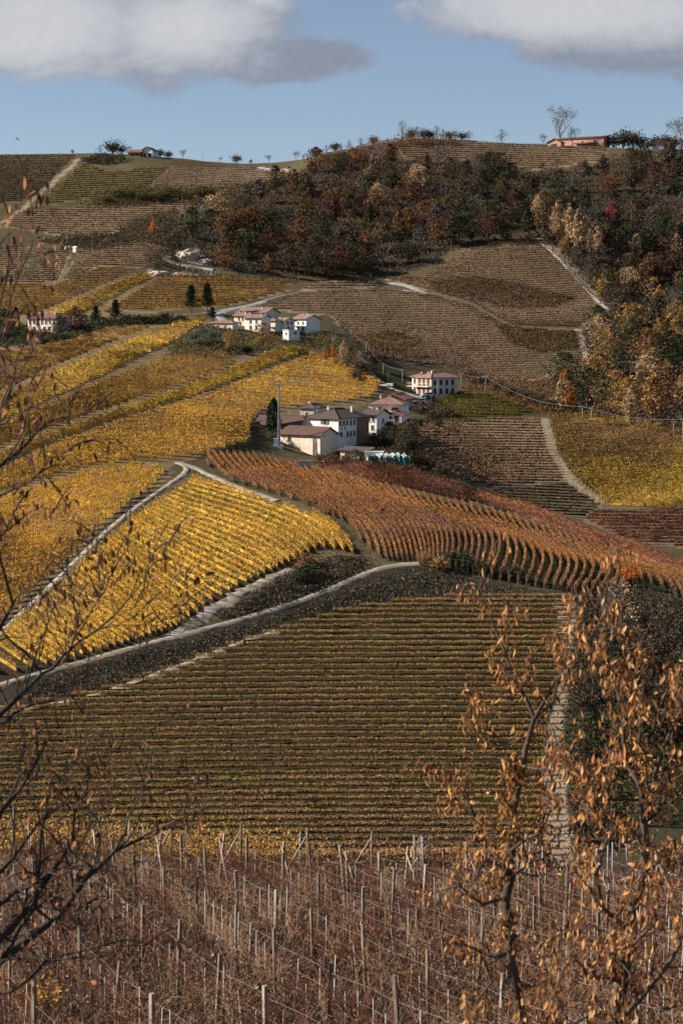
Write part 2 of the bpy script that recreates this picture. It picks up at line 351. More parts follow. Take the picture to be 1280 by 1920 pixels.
#SECTION2
# ------------------------------------------------------------------ fields: (name, leaf style, polygon, guides, rows, dmin, spacing info)
def H(y0, y1, n, sl=0.0, cv=0.0, x0=-120, x1=1400, xm=640):
    """guides of near-level rows: top and bottom line with slope and bow"""
    f = lambda y: [(x, y + sl * (x - xm) + cv * ((x - xm) / 300.0) ** 2) for x in range(x0, x1 + 1, 60)]
    return [f(y0), f(y1)], [n]
FIELDS = []
def field(label, style, poly, guides, ns, **k): FIELDS.append(dict(label=label, style=style, poly=poly, guides=guides, ns=ns, **k))
g, n = H(1122, 1720, 51, -0.006, 1.5)
field('level vine row of the big striped field', 'stripe', [(-110,1354),(-60,1350),(0,1339),(120,1320),(200,1302),(330,1258),(430,1219),(560,1178),(640,1153),(760,1134),(900,1126),(1072,1128),(1062,1250),(1030,1350),(1018,1450),(1022,1560),(1030,1720),(-110,1720)], g, n, h=1.5, w=.36, dens=84, leaf=.17, cur=.42, dk=1, gap=.03, pw=1.12, wob=.25, mush=1, count='from the top edge')
field('bright yellow vine row', 'gold', [(-60,1275),(-60,1236),(0,1202),(60,1148),(130,1085),(200,1018),(260,969),(320,928),(366,897),(430,914),(510,948),(600,970),(650,990),(680,1048),(640,1034),(600,1030),(540,1060),(470,1090),(400,1130),(330,1180),(200,1220),(60,1258)],
      [[(-120,1250),(-60,1285)], [(-10,1180),(60,1235),(110,1262)], [(40,1150),(120,1190),(215,1235)], [(120,1076),(190,1130),(260,1180),(310,1212)], [(182,1012),(240,1062),(315,1125),(370,1180)], [(228,970),(300,1015),(370,1052),(430,1082),(500,1110)], [(286,930),(350,957),(450,987),(530,1026),(575,1080)], [(336,905),(430,930),(520,958),(600,1000),(648,1060)], [(364,890),(450,912),(560,945),(640,985),(684,1060)]],
      [5,6,7,8,7,8,5,3], h=1.45, w=.30, dens=40, leaf=.25, cur=.45, count='up from the lower left corner of its field')
field('ochre vine row left of the long pale track', 'goldmix', [(-60,1222),(0,1174),(60,1114),(130,1050),(190,989),(250,940),(320,896),(325,884),(250,876),(160,890),(60,922),(-60,962)],
      [[(-60,945),(60,912),(160,880),(330,862)], [(-60,990),(60,985),(160,955),(260,945)], [(-60,1075),(30,1075),(140,1060)], [(-60,1230),(0,1215),(60,1190)]], [10,11,15], h=1.5, w=.36, dens=35, leaf=.28, count='from the top')
field('orange vine row on the spur below the farm', 'orange', [(385,853),(480,855),(590,882),(700,910),(800,932),(900,953),(1000,984),(1130,1026),(1200,1058),(1340,1092),(1340,1150),(1270,1122),(1200,1090),(1150,1110),(1080,1112),(1000,1102),(900,1083),(800,1056),(722,1054),(690,1036),(655,985),(560,942),(430,903),(385,872)],
      [[(372,852),(392,880),(425,908)], [(470,852),(500,890),(560,930),(612,966)], [(560,874),(600,915),(670,965),(712,1010),(725,1058)], [(660,896),(700,938),(750,965),(780,1000),(792,1060)], [(760,920),(780,952),(830,988),(850,1012),(840,1080)], [(860,938),(875,973),(930,1000),(937,1030),(915,1095)], [(960,968),(985,1006),(1040,1040),(1052,1065),(1030,1115)], [(1060,995),(1085,1033),(1150,1060),(1160,1085),(1120,1130)], [(1150,1030),(1190,1063),(1250,1088),(1270,1130)], [(1260,1066),(1300,1083),(1340,1098),(1360,1150)]], [8,7,7,7,7,7,7,6,7], h=1.15, w=.18, dens=42, leaf=.23, cur=.3, count='from its left end')
g, n = H(1385, 1570, 15, 0.03)
field('dull green vine row in the small plot right of the gully', 'olive', [(1140,1395),(1340,1385),(1340,1560),(1145,1565)], g, n, h=1.2, w=.35, dens=20, leaf=.25, dk=1, count='from the top')
g, n = H(738, 790, 9, 0.03, 0.6, xm=900)
field('green vine row beside the arcaded house', 'olive', [(824,742),(900,738),(1010,773),(1015,781),(840,786)], g, n, h=1.3, w=.55, dens=24, leaf=.35)
g, n = H(786, 915, 25, 0.012, 1.0, xm=800)
field('brown thinned vine row on the slope right of the farm', 'brown', [(775,805),(860,790),(1013,784),(1028,850),(1060,903),(930,916),(870,905),(790,860)], g, n, h=1.2, w=.28, dens=18, leaf=.3)
g, n = H(770, 968, 40, 0.03, 1.0, xm=1150)
field('yellow green vine row on the far right slope', 'goldmix2', [(1027,782),(1100,778),(1200,792),(1370,812),(1370,955),(1140,950),(1072,893),(1044,850)], g, n, h=1.3, w=.45, dens=24, leaf=.33, count='from the top')
g, n = H(908, 975, 12, 0.05, 1.0, xm=1000)
field('dark brown vine row in the hollow below the right slope', 'darkbrown', [(890,925),(1060,909),(1128,950),(1090,975),(960,946)], g, n, h=1.2, w=.3, dens=18, leaf=.3)
g, n = H(958, 1036, 13, 0.015, 0, xm=1200)
field('reddish brown vine row at the right edge above the orange spur', 'red', [(1112,960),(1370,958),(1370,1036),(1180,1018),(1096,977)], g, n, h=1.2, w=.35, dens=18, leaf=.3)
field('faded red vine row above the orange spur', 'red', [(585,872),(700,868),(780,885),(880,918),(1000,955),(1160,1015),(1280,1058),(1370,1075),(1370,1095),(1270,1075),(1130,1022),(1000,980),(900,950),(700,905),(590,880)],
      [[(570,864),(700,862),(780,874),(880,902),(1000,942),(1160,1004),(1280,1046),(1380,1064)], [(570,884),(700,912),(900,958),(1000,988),(1130,1032),(1270,1084),(1380,1104)]], [11], h=1.4, w=.3, dens=24, leaf=.28)
g, n = H(610, 1000, 64, -0.10, -2, xm=300)
S1 = [(-60,800),(-60,768),(0,746),(100,701),(250,636),(384,589),(386,604),(330,640),(200,703),(60,767),(-60,818)]
S3 = [(-60,880),(100,813),(300,746),(440,691),(520,656),(560,653),(582,661),(500,691),(380,739),(230,786),(100,831),(-60,906)]
g, n = H(570, 840, 54, 0.12, 2, xm=200)
field('golden vine row in the long upper strip at left', 'gold', S1, g, n, h=1.5, w=.42, dens=21, leaf=.36)
g, n = H(630, 930, 58, 0.10, 2, xm=300)
field('golden vine row in the long strip below the village', 'gold', S3, g, n, h=1.5, w=.42, dens=21, leaf=.36)
g, n = H(640, 880, 44, 0.03, 1, xm=200)
field('ochre vine row between the two golden strips', 'ochre', [(-60,832),(60,777),(200,714),(330,667),(420,668),(445,684),(300,737),(100,804),(-60,862)], g, n, h=1.5, w=.42, dens=18, leaf=.36)
g, n = H(645, 960, 52, 0.06, 1.5, xm=400)
field('amber vine row on the round hill behind the farm', 'goldmix', [(-60,915),(100,838),(230,791),(380,746),(520,691),(590,664),(640,678),(690,700),(715,722),(705,742),(640,756),(560,762),(490,772),(468,800),(470,830),(380,852),(330,860),(160,878),(60,908),(-60,948)], g, n, h=1.3, w=.45, dens=27, leaf=.34, count='from the top')
g, n = H(600, 760, 32, 0.03, 1, xm=100)
field('ochre vine row below the villa at left', 'ochre', [(-60,752),(0,735),(100,690),(245,631),(290,613),(200,618),(130,642),(60,658),(-60,665)], g, n, h=1.5, w=.42, dens=16, leaf=.36)
g, n = H(500, 610, 24, 0.05, 1, xm=200)
field('golden vine row in the narrow strip above the villa', 'gold', [(86,589),(262,512),(280,515),(285,522),(200,567),(150,592)], g, n, h=1.5, w=.45, dens=16, leaf=.42)
g, n = H(508, 600, 20, 0.01, 0.5, xm=350)
field('yellow brown vine row below the road bend', 'ochre', [(190,588),(290,527),(330,517),(400,522),(540,527),(545,545),(490,560),(430,574),(380,578)], g, n, h=1.4, w=.42, dens=16, leaf=.42)
g, n = H(495, 612, 26, -0.03, 1, xm=60)
field('brown yellow vine row behind the villa', 'ochre', [(-60,608),(-60,532),(100,536),(190,502),(262,506),(80,586),(60,590)], g, n, h=1.4, w=.42, dens=13, leaf=.42)
g, n = H(445, 545, 26, 0.02, 1, xm=100)
field('faded pinkish vine row on the far left slope', 'pinkbrown', [(-60,455),(0,461),(120,468),(132,478),(108,530),(-60,530)], g, n, h=1.2, w=.35, dens=12, leaf=.42)
field('faded brown vine row right of the small white hut', 'brown', [(150,470),(260,455),(310,470),(300,485),(265,502),(190,498),(130,530),(118,526)], g, n, h=1.2, w=.35, dens=12, leaf=.42)
g, n = H(370, 450, 20, 0.01, 1, xm=150)
field('brown vine row below the hedge on the far left hill', 'brown', [(5,424),(35,398),(200,386),(330,376),(395,384),(210,438),(130,445)], g, n, h=1.3, w=.4, dens=12, leaf=.42)
g, n = H(282, 395, 30, 0.0, 2, xm=60)
field('dark brown vine row on the far left skyline slope', 'darkbrown', [(-60,292),(145,291),(60,375),(-60,388)], g, n, h=1.3, w=.4, dens=13, leaf=.45)
g, n = H(300, 388, 22, -0.04, 1, xm=200)
field('olive brown vine row on the slope below the skyline house', 'olivebrown', [(158,304),(200,322),(322,314),(275,354),(120,380),(60,386)], g, n, h=1.3, w=.4, dens=13, leaf=.45)
g, n = H(306, 360, 16, 0.03, 1, xm=400)
field('pale bare vine row on the skyline knoll', 'pinkbrown', [(325,311),(450,313),(540,321),(480,345),(430,356),(282,348)], g, n, h=1.0, w=.35, dens=12, leaf=.4)
g, n = H(262, 320, 15, 0.02, 1, xm=900)
field('grey brown vine row on the wooded summit', 'brown', [(742,276),(800,268),(850,264),(1000,272),(1140,278),(1130,302),(1000,318),(900,300),(760,296)], g, n, h=1.2, w=.4, dens=12, leaf=.45)
g, n = H(440, 625, 56, 0.035, 1.8, xm=950)
field('thin brown vine row in the upper bowl below the wood', 'brown', [(722,522),(790,518),(850,480),(950,450),(1008,451),(1070,512),(1128,580),(1088,614),(960,612),(880,567),(800,545)], g, n, h=1.15, w=.34, dens=14, leaf=.36)
g, n = H(530, 740, 64, 0.015, 2.2, xm=850)
field('tan vine row in the wide bowl above the arcaded house', 'pinkbrown', [(480,577),(560,550),(700,541),(790,549),(880,572),(960,617),(1088,622),(1095,680),(1060,692),(1000,714),(880,702),(865,690),(760,682),(700,668),(660,640),(620,592)], g, n, h=1.1, w=.34, dens=14, leaf=.36)
g, n = H(522, 546, 5, 0.0, 0, xm=650)
field('brown vine row between the road and the wood', 'brown', [(556,547),(600,527),(720,531),(700,540)], g, n, h=1.2, w=.4, dens=13, leaf=.4)
g, n = H(598, 672, 22, 0.02, 1.2, xm=950)
field('dark green vine row standing for shadow in the lower right of the wide bowl', 'olive', [(925,606),(990,618),(1080,624),(1086,652),(1010,664),(950,640)], g, n, h=1.3, w=.4, dens=12, leaf=.36, dk=1)  # this and the next two fields paint the bowl's shadows as dark rows
g, n = H(515, 585, 20, 0.03, 1.5, xm=930)
field('darker vine row standing for shadow across the upper bowl', 'darkbrown', [(800,528),(900,520),(980,535),(1085,560),(1040,578),(940,578),(870,556),(815,545)], g, n, h=1.35, w=.4, dens=12, leaf=.36, dk=1)
g, n = H(625, 662, 11, 0.02, 1.5, xm=740)
field('greenish vine row standing for shadow at the lower left of the wide bowl', 'olive', [(665,630),(740,622),(790,640),(760,664),(700,662)], g, n, h=1.3, w=.4, dens=12, leaf=.36, dk=1)
LM['goldmix2'] = leafmat('leaf_yellowgreen', [(.42, .28, .05), (.30, .19, .05), (.50, .34, .06), (.22, .16, .04), (.34, .19, .06)], (.34, .20, .10), 0.02)
LM['olivebrown'] = leafmat('leaf_olivebrown', [(.25, .19, .06), (.18, .14, .05), (.30, .22, .06), (.15, .13, .05)], (.19, .13, .07), 0.02)
NEARLY_WHITE = (.42, .37, .30)
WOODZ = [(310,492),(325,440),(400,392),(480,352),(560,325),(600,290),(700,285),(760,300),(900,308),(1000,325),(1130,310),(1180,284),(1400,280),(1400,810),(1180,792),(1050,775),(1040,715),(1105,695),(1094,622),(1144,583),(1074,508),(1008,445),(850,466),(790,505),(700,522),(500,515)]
# ------------------------------------------------------------------ ground sheet
gx, gy = topx(XW, YW, ZW)
_w = 1.0 + 3.0 * (YW > 110)
gx = gx + vnoise(XW, YW, 6, 21) * 2.2 * _w; gy = gy + vnoise(XW, YW, 5, 22) * 1.1 * _w
gc = np.empty(UU.shape + (3,)); gc[:] = (.10, .083, .048)                 # dry grass and scrub
big = vnoise(XW, YW, 40, 5)[..., None]; gc *= 1 + big * 0.5
SOIL = {'gold': (.07, .055, .032), 'goldmix': (.19, .14, .08), 'goldmix2': (.17, .13, .07), 'ochre': (.19, .14, .08), 'orange': (.075, .07, .04), 'red': (.20, .14, .10), 'brown': (.26, .19, .13),
        'pinkbrown': (.25, .185, .13), 'olive': (.07, .065, .035), 'stripe': (.045, .043, .028), 'darkbrown': (.15, .115, .075), 'olivebrown': (.19, .15, .08)}  # gold, orange and stripe soils are darkened to hold the shade between rows
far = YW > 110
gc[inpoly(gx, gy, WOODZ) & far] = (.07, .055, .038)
gc[inpoly(gx, gy, [(-400,520),(190,500),(300,520),(300,600),(390,600),(580,655),(700,720),(690,760),(470,800),(400,850),(330,870),(-400,1240)]) & far] = (.19, .14, .08)
gc[inpoly(gx, gy, [(-60,1260),(200,1225),(350,1187),(520,1143),(700,1066),(800,1050),(900,1078),(1090,1105),(1090,1135),(640,1155),(430,1222),(200,1305),(-60,1345)]) & far] = (.045, .039, .028)  # the bank's shade is put into its near-black ground colour
for f in FIELDS:
    gc[inpoly(gx, gy, f['poly']) & far] = SOIL[f['style']]
SO = lambda poly, c, lo=110, hi=2000: gc.__setitem__(inpoly(gx, gy, poly) & (YW > lo) & (YW < hi), c)
SO([(1040,1130),(1080,1130),(1062,1250),(1056,1350),(1062,1450),(1070,1560),(1082,1720),(1030,1720),(1018,1450),(1030,1350),(1055,1250)], (.29, .235, .17), 110, 320)   # strip beside the striped field
SO([(1090,1130),(1400,1130),(1400,1720),(1082,1720),(1070,1560),(1062,1350)], (.05, .045, .028), 110, 340)  # dark soil colour stands for the shaded ground of the right gully
SO([(330,470),(365,465),(400,490),(395,498),(345,492)], (.55, .48, .40), 700)
SO([(275,505),(300,506),(400,512),(395,518),(280,516)], (.45, .38, .31), 700)
SO([(1020,440),(1080,500),(1145,580),(1132,582),(1068,514),(1005,450)], (.27, .22, .16), 700)
SO([(1012,783),(1026,783),(1044,850),(1072,893),(1135,950),(1128,950),(1060,903),(1028,850)], (.27, .21, .145), 400)
SO([(780,536),(880,556),(960,602),(1090,600),(1092,630),(960,628),(870,578),(780,556)], (.12, .09, .065), 500)
SO([(146,295),(155,298),(60,382),(0,428),(-6,425),(53,378)], (.30, .235, .17), 700)
SO([(480,313),(545,317),(545,322),(478,318)], (.55, .50, .43), 700)
SO([(640,600),(700,660),(760,690),(760,720),(700,712),(660,680)], (.05, .055, .03), 500)  # dark ground colour carries the shade of the hollow beside the bowl
fgm = YW < 104
gc[fgm] = (.05, .036, .027)  # ground tone lowered to give shade gaps among the near vines
col = np.clip(gc, 0.01, 1)
nv, nu = UU.shape
V = np.stack([XW, YW, ZW], -1).reshape(-1, 3)
idx = np.arange(nv * nu).reshape(nv, nu)
Fq = np.stack([idx[:-1, :-1], idx[:-1, 1:], idx[1:, 1:], idx[1:, :-1]], -1).reshape(-1, 4)
gm, nt = newmat('ground'); X = NT(nt); o = X.n('ShaderNodeOutputMaterial'); b = X.n('ShaderNodeBsdfDiffuse'); X.l(b.outputs[0], o.inputs[0])
va = X.n('ShaderNodeAttribute'); va.attribute_name = 'soil'; tcn = X.n('ShaderNodeTexCoord')
na = X.noise(tcn.outputs['Object'], .12, 6, .7); nb = X.noise(tcn.outputs['Object'], 1.3, 6, .75); ncn = X.noise(tcn.outputs['Object'], 9.0, 3, .8)
k = X.m('ADD', X.m('MULTIPLY', na, .7), X.m('MULTIPLY', nb, .9)); k = X.m('ADD', k, X.m('MULTIPLY', ncn, .5)); k = X.m('SUBTRACT', X.m('MULTIPLY', k, 1.5), .55)
sc = X.n('ShaderNodeVectorMath', operation='SCALE'); X.l(va.outputs['Color'], sc.inputs[0]); X.l(X.m('MAXIMUM', k, .35), sc.inputs['Scale'])
X.l(sc.outputs[0], b.inputs[0]); bp = X.n('ShaderNodeBump'); bp.inputs['Strength'].default_value = .8; bp.inputs['Distance'].default_value = .35
X.l(X.m('ADD', nb, X.m('MULTIPLY', ncn, .35)), bp.inputs['Height']); X.l(bp.outputs[0], b.inputs['Normal'])
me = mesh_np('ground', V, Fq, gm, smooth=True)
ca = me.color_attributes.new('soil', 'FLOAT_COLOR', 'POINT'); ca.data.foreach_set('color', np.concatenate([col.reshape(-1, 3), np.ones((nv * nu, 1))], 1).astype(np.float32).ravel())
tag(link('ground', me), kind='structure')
# ------------------------------------------------------------------ roads and tracks
def resample(P, step):
    P = np.asarray(P, float); d = np.r_[0, np.cumsum(np.linalg.norm(np.diff(P[:, :2], axis=0), axis=1))]
    n = max(2, int(d[-1] / step) + 1); s = np.linspace(0, d[-1], n)
    return np.stack([np.interp(s, d, P[:, i]) for i in range(P.shape[1])], 1)
def smooth_path(pts, it=2):
    P = np.asarray(pts, float)
    for _ in range(it):
        Q = [P[0]]
        for a, b_ in zip(P[:-1], P[1:]): Q += [a * .75 + b_ * .25, a * .25 + b_ * .75]
        Q.append(P[-1]); P = np.array(Q)
    return P
def road(name, pts, width, mat, lift=.18, dmin=105, edge=.12):
    P = resample(smooth_path(pts), 4); W3 = pick(P[:, 0], P[:, 1], dmin); W3 = W3[~np.isnan(W3[:, 0])]
    W3 = resample(W3, 1.5); 
    for _ in range(4): W3[1:-1] = (W3[:-2] + W3[2:] + 2 * W3[1:-1]) / 4
    T = np.gradient(W3[:, :2], axis=0); T /= np.linalg.norm(T, axis=1)[:, None] + 1e-9; Nn = np.stack([-T[:, 1], T[:, 0]], 1)
    cols = 5; V = []
    for j in range(cols):
        t = j / (cols - 1) - .5; wv = width * (1 + edge * rng.normal(size=len(W3)) * (abs(t) > .4)); p = W3[:, :2] + Nn * (t * wv)[:, None]
        V.append(np.stack([p[:, 0], p[:, 1], ground(p[:, 0], p[:, 1]) + lift - (.25 if abs(t) > .4 else 0)], 1))
    V = np.stack(V, 1); n = len(W3); idx = np.arange(n * cols).reshape(n, cols)
    Fq = np.stack([idx[:-1, :-1], idx[:-1, 1:], idx[1:, 1:], idx[1:, :-1]], -1).reshape(-1, 4)
    tag(link(name, mesh_np(name, V.reshape(-1, 3), Fq, mat, smooth=True)), kind='structure')
RT = M['track']
road('road', [(-30,1295),(60,1267),(150,1243),(260,1212),(340,1192),(430,1168),(520,1143),(600,1113),(660,1088),(700,1068),(740,1059),(785,1057)], 1.7, RT)
road('track', [(325,1195),(345,1178),(380,1155),(430,1125),(480,1098),(545,1068)], 2.6, RT, lift=.24, edge=.3)
road('track', [(-20,1206),(0,1190),(60,1132),(130,1067),(190,1005),(250,956),(310,913),(350,887),(352,872),(330,868)], 1.6, RT)
road('track', [(335,868),(360,874),(390,889),(430,908),(470,922),(520,940)], 2.4, RT, lift=.22, edge=.3)
road('road', [(800,552),(785,545),(770,537),(740,531),(690,528)], 3.0, M['asphalt'], lift=.3)
road('track', [(800,552),(760,543),(700,545),(620,548),(556,549),(500,562),(460,575)], 1.5, M['asphalt'], lift=.25)
road('road', [(500,565),(455,576),(425,581),(408,590),(415,600),(445,607)], 3.6, M['asphalt'], lift=.3)
road('road', [(425,580),(390,588),(330,592),(250,598),(190,604)], 1.6, M['asphalt'], lift=.3)
road('road', [(400,506),(370,502),(335,496),(312,490),(304,484),(318,481)], 3.2, M['asphalt'], lift=.35)
road('track', [(1008,452),(1040,475),(1072,513),(1100,545),(1142,582)], 1.8, RT, lift=.3, edge=.3)
road('track', [(1084,618),(1092,640),(1100,668),(1104,690)], 3.0, RT, lift=.3, edge=.3)
road('track', [(672,660),(684,690),(700,705),(722,724),(760,738),(800,748)], 3.0, M['asphalt'], lift=.25)
road('path', [(885,925),(960,944),(1040,970),(1130,1018)], 2.0, RT, lift=.2, edge=.35)
road('path', [(-40,1355),(40,1332),(130,1318),(200,1299),(330,1254),(430,1214),(520,1184)], 1.7, RT, lift=.15, edge=.4)
# ------------------------------------------------------------------ vine rows
def row_mesh(Ps, f):
    """leaf cards and a thin light-blocking curtain along 3-D polylines"""
    Vs, Fs, Rn, n0 = [], [], [], 0
    for P in Ps:
        d = np.r_[0, np.cumsum(np.linalg.norm(np.diff(P, axis=0), axis=1))]; Lg = d[-1]
        if Lg < 1.5: continue
        n = int(Lg * f['dens']); s = rng.random(n) * Lg
        gapn = vnoise(s + P[0, 0] * 3.1, s * 0 + P[0, 1] * 1.7, 1.3, 9) + 0.5; keep = gapn > f.get('gap', 0.10); s = s[keep]; n = len(s)
        C = np.stack([np.interp(s, d, P[:, i]) for i in range(3)], 1)
        T = (P[-1] - P[0])[:2]; T = T / (np.linalg.norm(T) + 1e-9)
        iw = np.interp(s, d, np.arange(len(P))); i0 = np.clip(iw.astype(int), 0, len(P) - 2); Tl = P[i0 + 1, :2] - P[i0, :2]; Tl /= np.linalg.norm(Tl, axis=1)[:, None] + 1e-9
        off = np.clip(rng.normal(size=n), -1.6, 1.6) * f['w'] * 0.62
        C[:, 0] += -Tl[:, 1] * off; C[:, 1] += Tl[:, 0] * off
        hh = rng.random(n) ** f.get('topw', 0.75); top = f['h'] * (0.9 + 0.55 * (vnoise(s, s * 0 + P[0, 1], 1.1, 4)))
        if f.get('mush'):
            C[:, 2] += f['h'] - .34 + .34 * rng.random(n) + (top - f['h']) * .15
        else: C[:, 2] += 0.35 + hh * top * (1 - .12 * (abs(off) / f['w']))
        V, Q = quads(C, f['leaf'] * (0.6 + 0.8 * rng.random(n)), .8)
        Vs.append(V); Fs.append(Q + n0); n0 += len(V)
        cl = vnoise(s + P[0, 1], s * 0 + P[0, 0], 2.0, 6) * .5
        Rn.append(np.clip(rng.random(n) * .999 + cl, 0, .999))
        # curtain sheet, near-black in some styles to stand for shade between rows
        Q3 = resample(P, 1.2); m = len(Q3); lo = Q3.copy(); hi = Q3.copy(); lo[:, 2] += .25; hi[:, 2] += f['h'] * (f.get('cur', .46 if 'brown' in f['style'] else .62) + .2 * rng.random(m)); hi[:, :2] += rng.normal(size=(m, 2)) * .06
        V = np.concatenate([lo, hi]); i = np.arange(m - 1); Q = np.stack([i, i + 1, i + 1 + m, i + m], 1)
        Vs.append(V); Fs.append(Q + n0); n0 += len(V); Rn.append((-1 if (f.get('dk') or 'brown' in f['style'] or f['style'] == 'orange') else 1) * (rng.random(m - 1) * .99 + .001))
    if not Vs: return None
    return np.concatenate(Vs), np.concatenate(Fs), np.concatenate(Rn)
ROWS = {}
def resample_n(P, n):
    P = np.asarray(P, float); d = np.r_[0, np.cumsum(np.linalg.norm(np.diff(P, axis=0), axis=1))]; s = np.linspace(0, d[-1], n)
    return np.stack([np.interp(s, d, P[:, 0]), np.interp(s, d, P[:, 1])], 1)
for fi, f in enumerate(FIELDS):
    poly = f['poly']
    for gi in range(len(f['guides']) - 1):
        ga, gb, n = f['guides'][gi], f['guides'][gi + 1], f['ns'][gi]
        for k in range(n):
            t = ((k + .15) / n) ** f.get('pw', 1.0)
            a_, b_ = resample_n(smooth_path(ga, 2), 60), resample_n(smooth_path(gb, 2), 60)
            L = resample(a_ * (1 - t) + b_ * t, 3.0)
            L[:, 1] += vnoise(L[:, 0], L[:, 1] * 0 + k * 37.0 + fi * 11, 90, 3) * f.get('wob', .8)
            ins = inpoly(L[:, 0], L[:, 1], poly); seg = []; segs = []; W3 = pick(L[:, 0], L[:, 1])
            for i in range(len(L)):
                okp = ins[i] and not np.isnan(W3[i, 0])
                if okp and (not seg or abs(W3[i, 1] - W3[seg[-1], 1]) < 9): seg.append(i)
                else:
                    if len(seg) > 2: segs.append(seg)
                    seg = [i] if okp else []
            if len(seg) > 2: segs.append(seg)
            for sg in segs:
                P = W3[sg]
                for _ in range(2): P[1:-1, 1] = (P[:-2, 1] + P[2:, 1] + 2 * P[1:-1, 1]) / 4
                P[:, 2] = ground(P[:, 0], P[:, 1])
                if np.linalg.norm(P[-1] - P[0]) > 3: ROWS.setdefault((fi, gi, k), []).append(P)
ORD = ['first', 'second', 'third', 'fourth', 'fifth', 'sixth', 'seventh', 'eighth', 'ninth', 'tenth']
def ordinal(n): return ORD[n - 1] if n <= 10 else '%d%s' % (n, 'th' if 10 < n % 100 < 14 else {1: 'st', 2: 'nd', 3: 'rd'}.get(n % 10, 'th'))
post_me = MB().box(-.06, -.06, -.2, .06, .06, 1.95).mesh('end_post', M['woodpale'])
rest = []; cnt = {}
for key in sorted(ROWS):
    fi = key[0]; f = FIELDS[fi]; Ps = ROWS[key]
    if 'count' in f:
        r = row_mesh(Ps, f)
        if r is None: continue
        cnt[fi] = cnt.get(fi, 0) + 1
        o = link('vine_row', mesh_np('vine_row', r[0], r[1], [LM[f['style']], LM['gapshade']], np.abs(r[2]), (r[2] < 0).astype(int)))
        tag(o, f['label'] + ', ' + ordinal(cnt[fi]) + ' ' + f['count'], 'vine row', f['label'].replace('vine row', 'vine rows'))
        for e in ((0, 0), (-1, -1)): link('end_post', post_me, o, tuple(Ps[e[0]][e[1]]))
    else: rest += [(fi, P) for P in Ps]
Vs, Fs, Rn, Mi, n0 = [], [], [], [], 0; styles = sorted({f['style'] for f in FIELDS})
for fi, P in rest:
    f = FIELDS[fi]; r = row_mesh([P], f)
    if r is None: continue
    Vs.append(r[0]); Fs.append(r[1] + n0); n0 += len(r[0]); Rn.append(r[2]); Mi.append(np.where(r[2] < 0, len(styles), styles.index(f['style'])))
o = link('vine_rows', mesh_np('vine_rows', np.concatenate(Vs), np.concatenate(Fs), [LM[s] for s in styles] + [LM['gapshade']], np.abs(np.concatenate(Rn)), np.concatenate(Mi)))
tag(o, 'many distant vine rows in brown, ochre and yellow covering the far hillsides', 'vine rows', None, 'stuff')
print('rows', len(ROWS), cnt, 'leaf faces far', sum(len(x) for x in Fs))
